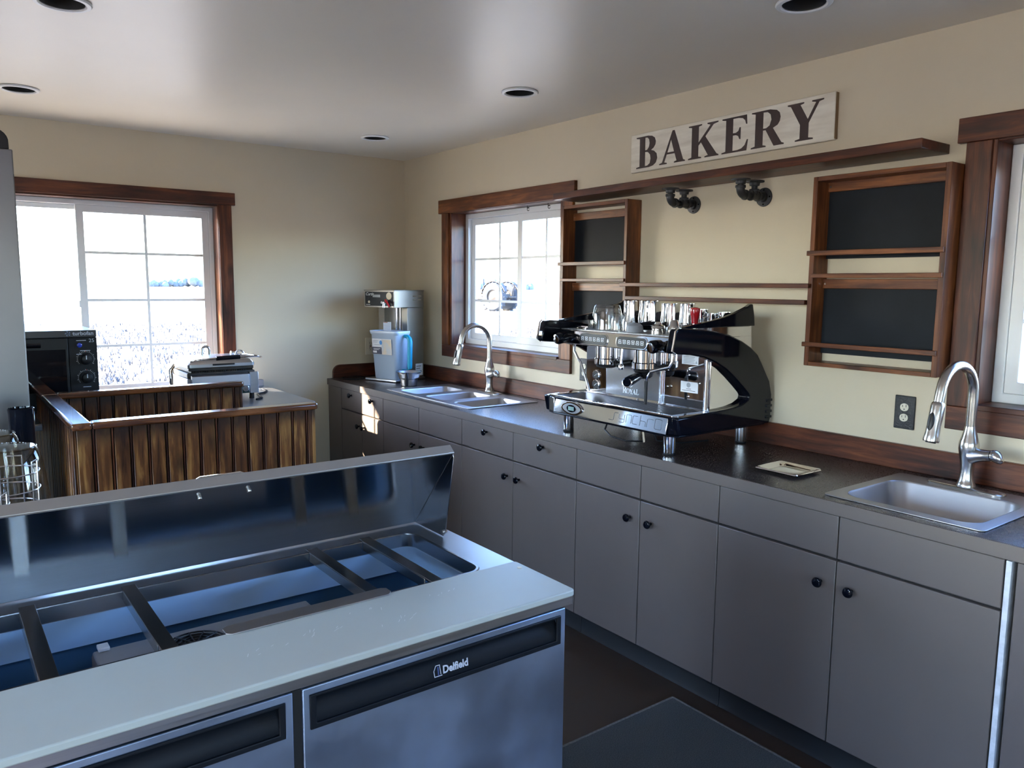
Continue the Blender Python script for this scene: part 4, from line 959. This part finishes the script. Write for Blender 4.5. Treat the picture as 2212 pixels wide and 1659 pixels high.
def brew_basket():
    c = (-.352,-.672); t = thing('brew_basket', 'steel cone coffee brew basket with black handle, left of the triple sink', 'brew basket', (c[0],c[1],CZ))
    G().lathe([(.045,CZ+.0005),(.052,CZ+.003),(.058,CZ+.045),(.060,CZ+.047),(.0635,CZ+.048),(.078,CZ+.090),(.086,CZ+.092),(.087,CZ+.095),(.082,CZ+.0955),(.074,CZ+.088),(.055,CZ+.045),(.046,CZ+.006)], (c[0],c[1],0), 36).build('funnel', M_sink, t)
    d = Vector((-.62,-.785,0)); s = d.cross(Vector((0,0,1)))
    pts = [Vector((c[0],c[1],CZ))+d*a+Vector((0,0,b)) for a, b in ((.079,.086),(.094,.086),(.100,.078),(.100,.02),(.098,.008))]
    G().tube(pts, [.006,.011,.012,.011,.009], 12).build('handle', M_blks, t)
    for a0 in (-2.75,-1.55):
        g = G(); ring = []
        for k in range(7):
            a = a0+k*.11; ring.append([(c[0]+r*math.cos(a), c[1]+r*math.sin(a), CZ+z) for r, z in ((.0673,.056),(.0772,.084),(.0778,.084),(.0679,.056))])
        g.loft(ring); g.build('label_tape', M_paper, t)
brew_basket()
G().lathe([(.088,0),(.090,.003),(.088,.006),(.080,.007),(.078,.004)], (-.478,-.098,CZ+.0006), 36).build('round_mat', M_blks, None)
tag(C.objects[-1], 'round black rubber mat lying on the worktop end by the back wall', 'mat')

# ------------------------------------------------------------------ espresso machine
def espresso():
    t = thing('espresso_machine', 'large chrome and black two group espresso machine on the worktop', 'espresso machine', (-.33,-2.84,CZ))
    yl, yr = -2.455, -3.235
    for x, y in ((-.547,-2.52),(-.547,-3.137),(-.10,-3.145),(-.10,-2.53)):
        f = G().lathe([(.024,CZ+.010),(.0245,CZ+.012),(.0245,1.004)], (x,y,0), 28).build('foot', M_chrome, t)
        G().lathe([(.0235,CZ+.0004),(.0245,CZ+.003),(.0240,CZ+.0098)], (x,y,0), 28).build('foot_pad', M_blks, f)
    # lower chassis with bevelled front corners
    G().prism([(-.628,yl-.05),(-.612,yl),(-.06,yl),(-.06,yr+.002),(-.600,yr+.002),(-.624,yr+.045)], 2, 1.004, 1.0115).build('chassis_base', M_blk, t, bevel=.002)
    G().prism([(-.618,yl-.05),(-.606,yl-.002),(-.10,yl-.002),(-.10,yr+.004),(-.600,yr+.004),(-.617,yr+.045)], 2, 1.0116,1.080).build('drip_body', M_blk, t, bevel=.003)
    fp = G().prism([(-.6305,1.012),(-.6167,1.077),(-.6105,1.077),(-.6235,1.012)], 1, yr+.047, yl-.052).build('front_panel', M_chrome, t, bevel=.0025)
    G().prism([(-.6255,yl-.0505),(-.611,yl+.001),(-.60,yl+.001),(-.6185,yl-.0505)], 2, 1.012, 1.077).build('front_end_cap', M_chrome, t, bevel=.002)
    # display eye
    c = (-2.633, 1.043); xf = -.6240
    eye = lambda a, b, n=28: [(c[0]+a*math.cos(q), c[1]+b*math.copysign(abs(math.sin(q))**1.25, math.sin(q))) for q in [2*PI*k/n for k in range(n)]]
    e = G().prism(eye(.072,.0305), 0, xf-.006, xf).build('display_bezel', M_chrome, fp, bevel=.002)
    G().prism(eye(.060,.023), 0, xf-.0075, xf-.0061).build('bezel_inlay', M_ss, fp, bevel=.001)
    G().prism([(c[0]+.030*math.cos(q), c[1]+.0165*math.sin(q)) for q in [2*PI*k/24 for k in range(24)]], 0, xf-.009, xf-.0076).build('display_window', M_blk, fp)
    B(xf-.0096,xf-.0091,c[0]-.019,c[0]+.019,c[1]-.009,c[1]+.009).build('lcd', M_lcd, fp, bevel=.0003)
    # SYNCHRO in thin engraved strokes
    def strokes(ch):
        return {'S': [[(0,0),(.45,0),(.55,.08),(.55,.92),(.65,1),(1,1)]], 'Y': [[(0,1),(0,.5),(.12,.40),(.88,.40)],[(1,1),(1,.08),(.88,0),(.1,0)]],
                'N': [[(0,0),(0,1),(.85,1),(1,.9),(1,0)]], 'C': [[(1,1),(.15,1),(0,.9),(0,.1),(.15,0),(1,0)]], 'H': [[(0,0),(0,1.25)],[(0,.6),(.85,.6),(1,.5),(1,0)]],
                'R': [[(0,0),(0,.9),(.15,1),(1,1)]], 'O': [[(.12,0),(.88,0),(1,.1),(1,1.1),(.88,1.2),(.12,1.2),(0,1.1),(0,.1),(.12,0)]]}[ch]
    for ch, y0, y1, z0 in (('S',-2.868,-2.918,1.0285),('Y',-2.926,-2.957,1.0265),('N',-2.968,-2.997,1.029),('C',-3.004,-3.030,1.0295),('H',-3.046,-3.076,1.0275),('R',-3.084,-3.115,1.0275),('O',-3.126,-3.162,1.0265)):
        g = G()
        for s in strokes(ch): g.tube([(-.6306+.2123*(z0+.0325*p[1]-1.012), y0+(y1-y0)*p[0], z0+.0325*p[1]) for p in s], .0011, 6)
        g.build('lettering', mat('engraved_grey', (.05,.05,.06), .4), fp)
    # drip tray rim and grille
    G().holed([(-.616,yl-.005),(-.616,yr+.03),(-.600,yr+.012),(-.395,yr+.012),(-.395,yl-.005)], [Q(-.600,-.420,yr+.045,yl-.03)], 2, 1.0805, 1.088).build('tray_rim', M_chrome, t, bevel=.002)
    g = G()
    for k in range(60):
        y = yr+.048+k*.0115
        if y > yl-.034: break
        g.box(-.599,-.421,y,y+.005,1.0815,1.0865)
    for x in (-.56,-.51,-.46): g.box(x,x+.006,yr+.046,yl-.031,1.0812,1.085)
    g.build('drip_grille', mat('drip_grille_grey', (.10,.10,.11), .35, 1.), t, smooth=False, kind='stuff')
    B(-.600,-.420,yr+.045,yl-.03,1.0802,1.0811).build('drip_well', M_blkm, t, smooth=False)
    # body, splash panels
    B(-.395,-.135,yl-.02,yr+.030,1.0805,1.384).build('body_shell', M_chrome, t, bevel=.003)
    B(-.402,-.3955,yl-.02,-2.612,1.090,1.325).build('splash_panel', M_chrome, t, bevel=.0015)
    sp = B(-.404,-.3955,-2.614,-2.945,1.094,1.325).build('splash_panel', mat('satin_panel', (.50,.52,.56), .22, 1., noise=.1, nscale=6), t, bevel=.0015)
    B(-.402,-.3955,-2.948,-3.190,1.090,1.325).build('splash_panel', M_chrome, t, bevel=.0015)
    for y in (-2.955,-3.196): G().cyl((-.408,y,1.089),(-.408,y,1.325),.008,14).build('corner_post', M_chrome, t)
    o_ = -2.722
    for ch, a, b, h in (('R',0,.026,.030),('O',.022,.046,.022),('Y',.044,.066,.022),('A',.060,.084,.022),('L',.084,.100,.024)):
        letter(ch, o_-a, o_-b, 1.108, 1.108+h, -.4042, .0006).build('lettering', M_paper, sp, smooth=False)
    crown = [(-2.762,1.139),(-2.757,1.149),(-2.763,1.145),(-2.770,1.152),(-2.777,1.145),(-2.783,1.149),(-2.778,1.139),(-2.770,1.136)]
    G().prism(crown, 0, -.4048, -.4042).build('crown_emblem', M_paper, sp, smooth=False)
    for z in (1.172,1.127):
        g_1 = G().lathe([(.0235,0),(.0235,.006),(.019,.008),(.0185,.006),(.0,.006)], (-.402,-2.548,z), 28, (-1,0,0)).build('pressure_gauge', M_chrome, t)
        G().lathe([(.0182,0),(.0182,.0005)], (-.4083,-2.548,z), 24, (-1,0,0)).build('gauge_dial', M_blks, g_1)
        G().tube([(-.4092,-2.539,z-.006),(-.4092,-2.556,z+.006)], .0012, 6).build('gauge_needle', M_paper, g_1)
    for n, y0, y1, z0, z1 in (('rating_plate',-3.062,-3.147,1.268,1.306),('sticker',-3.060,-3.150,1.152,1.197)):
        s = B(-.4035,-.4023,y1,y0,z0,z1).build(n, M_paper, t, smooth=False)
        if n == 'sticker':
            G().lathe([(.0105,0),(.0105,.0003)], (-.4036,-3.102,1.183), 20, (-1,0,0)).build('sticker_print', mat('grey_print', (.3,.33,.38), .5), s)
            for z, a, b in ((1.166,-3.090,-3.115),(1.159,-3.068,-3.138)): B(-.4040,-.4036,b,a,z,z+.002).build('sticker_print', M_print, s, smooth=False)
        else:
            for k in range(5): B(-.4040,-.4036,-3.130+.004*(k%2),-3.070,1.274+k*.006,1.276+k*.006).build('plate_print', mat('grey_print', (.3,.33,.38), .5), s, smooth=False)
            G().prism([(-3.144,1.274),(-3.133,1.274),(-3.1385,1.286)], 0, -.4040, -.4036).build('plate_print', mat('grey_print', (.3,.33,.38), .5), s, smooth=False)
    for y, z in ((-3.100,1.247),(-3.100,1.225),(-3.10,1.135),(-3.155,1.195),(-2.985,1.165),(-3.005,1.168),(-2.985,1.235),(-2.965,1.235)):
        G().lathe([(.0055,0),(.0055,.003),(.003,.005)], (-.402,y,z), 14, (-1,0,0)).build('panel_bolt', M_chrome, t)
    # upper head: chrome front, black end arms
    h = G().prism([(-.560,1.322),(-.553,1.385),(-.50,1.386),(-.40,1.386),(-.40,1.326)], 1, yr+.036, yl-.002).build('head_front', M_chrome, t, bevel=.004)
    for y0, y1 in ((-2.600,-2.775),(-2.835,-3.006)):
        P = lambda y, z: (-.5605+.111*(z-1.322), y, z)
        def pad(nm, m, y0, y1, z0, z1, d0, d1, r):
            lo = [(P(p[0],p[1])[0]-d0, p[0], p[1]) for p in rrect(y1, y0, z0, z1, r, 5)]; hi = [(v[0]-(d1-d0), v[1], v[2]) for v in lo]
            return G().loft([lo, hi]).build(nm, m, h, bevel=.001)
        pad('keypad_bezel', M_chrome, y0+.004, y1-.004, 1.326, 1.378, -.002, .003, .02)
        pad('keypad', M_blks, y0, y1, 1.330, 1.374, .0031, .0045, .018)
        for k in range(6):
            yc = y0-.022-k*.0255; up = k % 2 == 0; w0, w1 = (.0075,.0095) if not up else (.0098,.0075)
            q = [(yc+w0,1.344),(yc-w0,1.344),(yc-w1,1.361),(yc+w1,1.361)]; qi = [(yc+w0*.7,1.3465),(yc-w0*.7,1.3465),(yc-w1*.7,1.3585),(yc+w1*.7,1.3585)]
            g = G(); X = -.5605+.111*(1.3525-1.322)-.0048
            g.holed([(p[0],p[1]) for p in q], [[(p[0],p[1]) for p in qi]], 0, X-.0006, X)
            g.box(X-.0006,X,yc-.003,yc+.003,1.350,1.355)
            g.build('key_icon', M_paper, h, smooth=False)
    for y in (-2.520,-3.095):
        k = G().lathe([(.012,0),(.014,.02),(.0235,.028),(.026,.050),(.026,.074),(.022,.082)], (-.548,y,1.356), 24, (-1,0,-.12)).build('steam_knob', M_blk, t)
        G().lathe([(.0195,.0815),(.0195,.0845),(.016,.0855),(.0,.0856)], (-.548,y,1.356), 24, (-1,0,-.12)).build('knob_cap', M_chrome, k)
    G().lathe([(.006,0),(.006,.008)], (-.5605,-2.585,1.352), 12, (-1,0,0)).build('key_lock', M_chrome, t)
    # cup warmer top and rails
    w_ = G().holed(Q(-.548,-.15,yr+.036,yl-.004), [circ(-.538, yl-.04-k*.022, .0045, 8) for k in range(32)]+[circ(-.525, yl-.05-k*.022, .0045, 8) for k in range(32)], 2, 1.3865, 1.3895).build('cup_tray', M_ss, t, bevel=0, smooth=False)
    def side(y, ya, yb):
        out = [(-.616,1.080),(-.600,1.008),(-.03,1.008),(-.021,1.03),(-.021,1.131),(-.040,1.19),(-.064,1.2215),(-.10,1.270),(-.130,1.307),(-.18,1.340),(-.236,1.366),(-.32,1.395),(-.418,1.4125),(-.48,1.420),(-.541,1.4245),(-.61,1.4275),(-.634,1.425),(-.644,1.415),(-.659,1.345),(-.655,1.333),(-.635,1.330),
               (-.55,1.324),(-.470,1.310),(-.40,1.287),(-.333,1.255),(-.275,1.216),(-.222,1.176),(-.185,1.146),(-.175,1.134),(-.180,1.120),(-.216,1.104),(-.27,1.094),(-.322,1.090),(-.427,1.088)]
        return G().prism(out, 1, ya, yb).build('side_cover', M_blk, t, bevel=.006, seg=3)
    r = side(None, yr, yr+.034); l = side(None, yl+.002, yl+.036)
    for o, ya, yb in ((r, yr-.0015, yr+.0355),(l, yl+.0005, yl+.0375)):
        G().tube([(-.640,(ya+yb)/2-.0165 if o == r else (ya+yb)/2+.0165,1.331),(-.6605,(ya+yb)/2-.0165 if o == r else (ya+yb)/2+.0165,1.343),(-.646,(ya+yb)/2-.0165 if o == r else (ya+yb)/2+.0165,1.418),(-.634,(ya+yb)/2-.0165 if o == r else (ya+yb)/2+.0165,1.428)], .0035, 8).build('chrome_trim', M_chrome, o)
    for k in range(4):
        B(-.06,-.0185,yr-.004,yr+.030,1.030+k*.024,1.042+k*.024).build('vent_fin', M_blk, r, bevel=.003)
    B(-.394,-.136,yr+.0345,yr+.0365,1.09,1.424).build('side_panel', M_chrome, t, bevel=.0005)
    B(-.394,-.136,yl-.0195,yl-.0175,1.09,1.424).build('side_panel', M_chrome, t, bevel=.0005)
    wing = [(-.580,1.424),(-.575,1.431),(-.50,1.442),(-.42,1.452),(-.345,1.464),(-.27,1.482),(-.20,1.504),(-.172,1.517),(-.160,1.515),(-.148,1.47),(-.142,1.426)]
    G().prism(wing, 1, yr+.014, yr+.034).build('cup_rail_wing', M_blk, t, bevel=.003)
    G().prism(wing, 1, yl-.034, yl-.014).build('cup_rail_wing', M_blk, t, bevel=.003)
    B(-.158,-.142,yr+.036,yl-.036,1.39,1.470).build('back_rail', M_blk, t, bevel=.004)
    G().tube([(-.50,yl-.06,1.392),(-.50,yl-.115,1.392),(-.50,yl-.125,1.400),(-.50,yl-.065,1.40)], .004, 8).build('guard_rail', M_chrome, t)
    # groups, portafilter, spout, wands
    for y, pf in ((-2.680,False),(-2.912,True)):
        gh = G().lathe([(.050,1.235),(.054,1.240),(.054,1.262),(.050,1.266),(.050,1.321)], (-.468,y,0), 32).build('group_head', M_chrome, t)
        G().lathe([(.030,1.222),(.044,1.226),(.046,1.2345)], (-.468,y,0), 28).build('gasket_ring', M_blks, gh)
        G().tube([(-.445,y-.045,1.238),(-.43,y-.075,1.246),(-.41,y-.095,1.252)], [.014,.012,.010], 12).build('group_arm', M_blks, gh)
        if pf:
            p = G().lathe([(.022,1.196),(.036,1.205),(.040,1.2215)], (-.468,y,0), 28).build('filter_holder', M_blks, gh)
            hp = [Vector((-.49,y-.006,1.210)), Vector((-.53,y-.018,1.207)), Vector((-.575,y-.032,1.200)), Vector((-.612,y-.043,1.192))]
            G().tube(hp, [.013,.018,.021,.022], 16).build('portafilter_handle', M_blk, gh)
            d = (hp[3]-hp[2]).normalized(); G().tube([hp[3]+d*.001+Vector((0,0,.019*math.sin(a)))+d.cross(Vector((0,0,1))).normalized()*(.021*math.cos(a)) for a in [2*PI*k/22 for k in range(22)]], .0026, 8, closed=True).build('handle_ring', M_chrome, gh)
    G().tube([(-.50,-2.812,1.321),(-.505,-2.810,1.252)], .0055, 12).build('water_spout', M_chrome, t)
    G().lathe([(.0065,0),(.011,-.008),(.0125,-.022),(.011,-.026)], (-.505,-2.810,1.252), 18).build('spout_nozzle', M_chrome, t)
    G().tube([(-.54,-2.545,1.322),(-.548,-2.552,1.290),(-.556,-2.585,1.262),(-.556,-2.605,1.245),(-.553,-2.645,1.160),(-.552,-2.660,1.118)], [.0055]*4+[.0055,.006], 12).build('steam_wand', M_chrome, t)
    G().tube([(-.50,-3.096,1.322),(-.505,-3.100,1.285),(-.512,-3.090,1.262),(-.520,-3.035,1.246),(-.524,-3.000,1.234),(-.526,-2.985,1.210),(-.526,-2.981,1.190)], .0052, 12).build('steam_wand', M_chrome, t)
    G().tube([(-.526,-2.981,1.196),(-.527,-2.981,1.120),(-.527,-2.981,1.098)], [.0075,.0072,.0062], 12).build('wand_grip', M_blks, t)
    # hoses under the machine
    G().tube([(-.50,-2.74,1.004),(-.53,-2.745,.955),(-.545,-2.80,.936),(-.53,-2.88,.926),(-.46,-2.915,.922)], .004, 8).build('drain_hose', M_blks, t)
    G().tube([(-.46,-2.90,1.004),(-.46,-2.915,.9185)], .007, 10).build('drain_pipe', M_chrome, t)
    G().tube([(-.44,-2.93,1.004),(-.43,-2.96,.93),(-.35,-3.02,.9205),(-.2,-3.05,.9195)], .0045, 8).build('power_lead', M_blks, t)
    return t
espresso()
# things on the cup warmer
ZT = 1.3898
def pitcher(label, x, y, r, h, tip=0):
    t = thing('milk_pitcher', label, 'pitcher', (x,y,ZT), 'steel milk pitchers on the espresso machine')
    G().lathe([(r*.98,ZT+.0003),(r,ZT+.004),(r*1.02,ZT+h*.35),(r*.90,ZT+h*.85),(r*.93,ZT+h),(r*.91,ZT+h),(r*.87,ZT+h*.85),(r*.96,ZT+h*.3),(r*.9,ZT+.006)], (x,y,0), 32).build('vessel', M_chrome, t, angle=50)
    a = math.radians(tip); d = Vector((math.cos(a), math.sin(a), 0)); c = Vector((x,y,ZT))
    G().tube([c+d*r*.90+Vector((0,0,h*.88)), c+d*(r+.022)+Vector((0,0,h*.86)), c+d*(r+.026)+Vector((0,0,h*.6)), c+d*(r+.018)+Vector((0,0,h*.3)), c+d*r*.98+Vector((0,0,h*.22))], .0035, 8).build('handle', M_chrome, t)
pitcher('tall steel milk pitcher, leftmost behind the upturned glasses', -.270, -2.625, .036, .128, 200)
pitcher('largest steel milk pitcher, behind the two small glasses', -.262, -2.738, .050, .130, 215)
pitcher('steel milk pitcher behind the tampers, under the lower rail', -.262, -2.860, .040, .121, 210)
pitcher('steel milk pitcher just left of the red handled tamper', -.255, -2.955, .036, .122, 230)
for lab, y, h, r in (('low steel cup right of the red handled tamper, nearest to it',-3.035,.100,.028),('low steel cup right of the red tamper, middle of three',-3.092,.085,.026),('low steel cup by the black machine wing, right of the red tamper',-3.152,.092,.027)):
    t = thing('steel_cup', lab, 'cup', (-.255,y,ZT), 'low steel cups on the espresso machine')
    G().lathe([(r*.85,ZT+.0003),(r*.9,ZT+.004),(r,ZT+h),(r*.95,ZT+h),(r*.84,ZT+.006)], (-.255,y,0), 28).build('vessel', M_chrome, t)
    G().tube([(-.255-r*.9,y+.006,ZT+h*.85),(-.255-r-.018,y+.010,ZT+h*.8),(-.255-r-.016,y+.010,ZT+h*.4),(-.255-r*.88,y+.006,ZT+h*.3)], .0025, 8).build('handle', M_chrome, t)
def tumbler(label, x, y, r, h, up=True):
    t = thing('glass', label, 'glass', (x,y,ZT), 'upturned glasses on the espresso machine')
    G().lathe([(r,ZT+.0003),(r*.97,ZT+h*.55),(r*.84,ZT+h*.93),(r*.74,ZT+h),(0,ZT+h)], (x,y,0), 32, cap0=False).build('bowl', M_jar, t, angle=60)
    G().lathe([(r*.93,ZT+.0006),(r*.90,ZT+h*.5),(r*.74,ZT+h*.86),(0,ZT+h*.88)], (x,y,0), 32, cap0=False).build('inner_wall', M_jar, t, angle=60)
    G().tube([(x+r*.97*math.cos(a), y+r*.97*math.sin(a), ZT+.003) for a in [2*PI*k/28 for k in range(28)]], .0022, 8, closed=True).build('lip', M_jar, t)
tumbler('large upturned glass pitcher at the left end of the cup tray', -.405, -2.612, .070, .112)
tumbler('large upturned glass jar behind the leftmost glass pitcher', -.300, -2.530, .034, .100)
tumbler('small upturned shot glass, left of two in front', -.440, -2.712, .030, .072)
tumbler('small upturned shot glass, right of two beside the grey cup', -.440, -2.782, .030, .072)
G().lathe([(.038,ZT+.0004),(.038,ZT+.012),(.034,ZT+.028),(.022,ZT+.038),(.0,ZT+.041)], (-.475,-2.855,0), 28).build('grey_cup', mat('grey_silicone', (.23,.24,.27), .5), None)
tag(C.objects[-1], 'grey upturned cup on the cup tray beside the small glass', 'cup')
t = thing('spare_portafilter', 'black handled portafilter lying on the cup tray behind the grey cup', 'portafilter', (-.36,-2.85,ZT))
G().tube([(-.40,-2.800,ZT+.020),(-.385,-2.835,ZT+.024),(-.365,-2.875,ZT+.026),(-.345,-2.910,ZT+.026)], [.013,.019,.018,.013], 16).build('handle', M_blk, t)
G().lathe([(.030,ZT+.0005),(.033,ZT+.010),(.033,ZT+.032),(.030,ZT+.034)], (-.318,-2.945-.02,0), 26).build('basket', M_chrome, t)
t = thing('steel_tamper', 'stepped steel coffee tamper on the cup tray, left of the cone shaped one', 'tamper', (-.475,-2.990,ZT))
G().lathe([(.029,ZT+.0004),(.029,ZT+.014),(.026,ZT+.016),(.026,ZT+.022),(.030,ZT+.024),(.027,ZT+.034),(.016,ZT+.040),(.014,ZT+.048),(.006,ZT+.050)], (-.475,-2.990,0), 28).build('base', M_nickel, t)
t = thing('cone_tamper', 'cone shaped steel tamper base right of the stepped tamper', 'tamper', (-.44,-3.052,ZT))
G().lathe([(.026,ZT+.0004),(.027,ZT+.006),(.027,ZT+.020),(.015,ZT+.056),(.012,ZT+.060),(.0,ZT+.060)], (-.445,-3.050,0), 28).build('body', M_nickel, t)
t = thing('red_tamper', 'coffee tamper with a glossy red handle on the cup tray', 'tamper', (-.36,-3.085,ZT))
G().lathe([(.027,ZT+.0004),(.027,ZT+.016),(.010,ZT+.024),(.009,ZT+.044)], (-.362,-3.087,0), 28).build('base', M_chrome, t)
G().lathe([(.013,ZT+.0441),(.014,ZT+.06),(.019,ZT+.085),(.0215,ZT+.098),(.019,ZT+.108),(.010,ZT+.112),(0,ZT+.1125)], (-.362,-3.087,0), 28).build('handle', M_red, t)

# ------------------------------------------------------------------ outside: field, tractor, bushes, hills
def outside():
    m = mat('dry_field', (.66,.56,.40), .9, col2=(.10,.09,.088), nscale=1.3, spec=.1, bump=0)
    o = G().add([(-3000,-3000,-.15),(3000,-3000,-.15),(3000,3000,-.15),(-3000,3000,-.15)], [(0,1,2,3)]).build('ground', m, None, smooth=False); o['kind'] = 'structure'
    rng = random.Random(11); g = G()
    def tuft(x, y, s):
        for k in range(4):
            a = rng.uniform(0, 2*PI); l = s*rng.uniform(.6,1.2); dx, dy = math.cos(a), math.sin(a); w_ = .012
            g.add([(x-dy*w_,y+dx*w_,-.15),(x+dy*w_,y-dx*w_,-.15),(x+dx*l*.6,y+dy*l*.6,-.15+l)], [(0,1,2)])
    for k in range(2600):
        y = rng.uniform(6, 30); x = -2.9+(y+5.2)*rng.uniform(.0,.36); tuft(x, y, rng.uniform(.08,.22))
    for k in range(1500):
        d = rng.uniform(7, 30); a = math.radians(rng.uniform(28,42)); tuft(-2.9+d*math.cos(PI/2-a)+3.5*math.sin(a)*0+2.0, -5.2+d*math.sin(PI/2-a), rng.uniform(.08,.2))
    o = g.build('dry_grass', mat('dry_grass_blades', (.085,.08,.08), .9, spec=.1), None, smooth=False, kind='stuff', recalc=False); o['label'] = 'sparse dry grass in the field outside the windows'
    o['category'] = 'grass'
    # tractor beyond the small window
    ph = math.radians(-36.5)
    t = thing('tractor', 'old yellow tractor with a big black rear wheel beyond the small window', 'tractor', (0,0,0), local=True)
    M_y = mat('faded_tractor_yellow', (.032,.019,.010), .5, noise=.3, nscale=3); M_t = mat('black_tyre', (.022,.026,.034), .85, bump=.6, bscale=20)
    for yy in (-.2, 1.7):
        w_ = G().lathe([(.60,.0),(.80,-.04),(1.10,-.02),(1.20,.08),(1.22,.25),(1.20,.42),(1.10,.52),(.80,.54),(.60,.50)], (0,yy,1.22), 40, (0,1,0), False, False).build('rear_wheel', M_t, t, local=True)
        G().lathe([(.62,.08),(.50,.12),(.25,.06),(.12,.02),(.0,.02)], (0,yy,1.22), 32, (0,1,0), False, False).build('rim', M_y, w_, local=True)
        for k in range(20):
            a = 2*PI*k/20; c, s = math.cos(a), math.sin(a); q = [(1.20*c-.05*s,1.22+1.20*s+.05*c),(1.20*c+.05*s,1.22+1.20*s-.05*c),(1.27*c+.03*s,1.22+1.27*s-.03*c),(1.27*c-.03*s,1.22+1.27*s+.03*c)]
            G().prism(q, 1, yy+.02, yy+.48).build('tread_lug', M_t, w_, smooth=False, local=True)
        f = G().lathe([(.22,0),(.48,.0),(.52,.12),(.48,.24),(.22,.24)], (-2.6,yy+.15,.52), 30, (0,1,0)).build('front_wheel', M_t, t, local=True)
    B(-2.9,-.3,.55,1.25,.95,1.75).build('hood', M_y, t, bevel=.06, local=True)
    B(-2.95,-2.9,.57,1.23,.9,1.7).build('grille', M_t, t, local=True)
    B(-.9,.75,.45,1.35,.8,1.45).build('rear_axle_housing', mat('rusty_brown', (.03,.022,.018), .7), t, bevel=.05, local=True)
    for yy in (-.15,1.75):
        G().prism([(math.cos(math.radians(a))*1.36, 1.22+1.36*math.sin(math.radians(a))) for a in range(20,171,15)]+[(math.cos(math.radians(a))*1.30, 1.22+1.30*math.sin(math.radians(a))) for a in range(170,19,-15)], 1, yy, yy+.4).build('fender', M_y, t, local=True)
    B(-.55,.35,.55,1.25,1.55,1.65).build('seat', M_t, t, bevel=.03, local=True); B(.30,.40,.55,1.25,1.65,2.15).build('seat_back', M_t, t, bevel=.03, local=True)
    G().tube([(-.75,.9,1.7),(-1.05,.9,2.15)], .025, 10).build('steering_column', M_t, t, local=True)
    G().tube([(-1.05+.22*math.cos(a)*.6,.9+.22*math.sin(a),2.15+.22*math.cos(a)*.4) for a in [2*PI*k/20 for k in range(20)]], .02, 8, closed=True).build('steering_wheel', M_t, t, local=True)
    G().tube([(-1.9,.9,1.7),(-1.9,.9,2.75)], .05, 12).build('exhaust_pipe', M_t, t, local=True)
    G().tube([(.7,.9,1.0),(1.25,.9,1.15),(1.45,.9,2.0),(1.5,.9,2.3)], .07, 10).tube([(1.3,.4,1.2),(1.3,1.4,1.2)], .06, 10).tube([(1.5,.6,2.25),(1.5,1.2,2.25)], .05, 10).build('rear_lift', mat('rusty_brown', (.03,.022,.018), .7), t, local=True)
    t.location = (27.5, 37.5, -.15); t.rotation_euler = (0,0,ph-math.radians(38)); t.scale = (.78,.78,.78)
    # bushes on the skyline
    for k, (x, y, s) in enumerate(((66,300,2.2),(73,302,2.6),(79.5,299,3.0),(150,240,2.5),(164,236,3.2),(178,230,2.4))):
        t = thing('distant_bush', ['small distant bush on the skyline, left of three in the left window','distant bush on the skyline, middle of three in the left window','widest distant bush on the skyline in the left window','distant bush far beyond the small window, left one','distant bush far beyond the small window, middle one','distant bush far beyond the small window, right one'][k], 'bush', (x,y,-.15), 'distant bushes on the skyline')
        gg = G()
        for j in range(9): gg.ball((x+rng.uniform(-1.6,1.6)*s, y+rng.uniform(-1,1), -.15+rng.uniform(.2,.75)*s), s*rng.uniform(.4,.6), 8)
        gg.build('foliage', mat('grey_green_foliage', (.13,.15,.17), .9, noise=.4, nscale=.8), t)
        G().cyl((x,y,-.15),(x,y,.1*s),.15,8).build('stem', mat('rusty_brown', (.03,.022,.018), .7), t)
    # far mountain ridge
    bot, top = [], []
    for k in range(61):
        a = math.radians(30+60*k/60); d = 2900; hgt = 22+18*math.sin(k*.55)+14*math.sin(k*1.7+1)+10*abs(math.sin(k*.23+2))
        bot.append((d*math.sin(a), d*math.cos(a), -3)); top.append((d*math.sin(a)*1.01, d*math.cos(a)*1.01, max(6, hgt)))
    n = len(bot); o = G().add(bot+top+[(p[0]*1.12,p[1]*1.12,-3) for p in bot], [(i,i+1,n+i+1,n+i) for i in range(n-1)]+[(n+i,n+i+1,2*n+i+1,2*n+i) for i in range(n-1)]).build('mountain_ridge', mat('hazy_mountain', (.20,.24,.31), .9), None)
    o['kind'] = 'structure'; o['label'] = 'low hazy mountain ridge on the horizon beyond the small window'
outside()
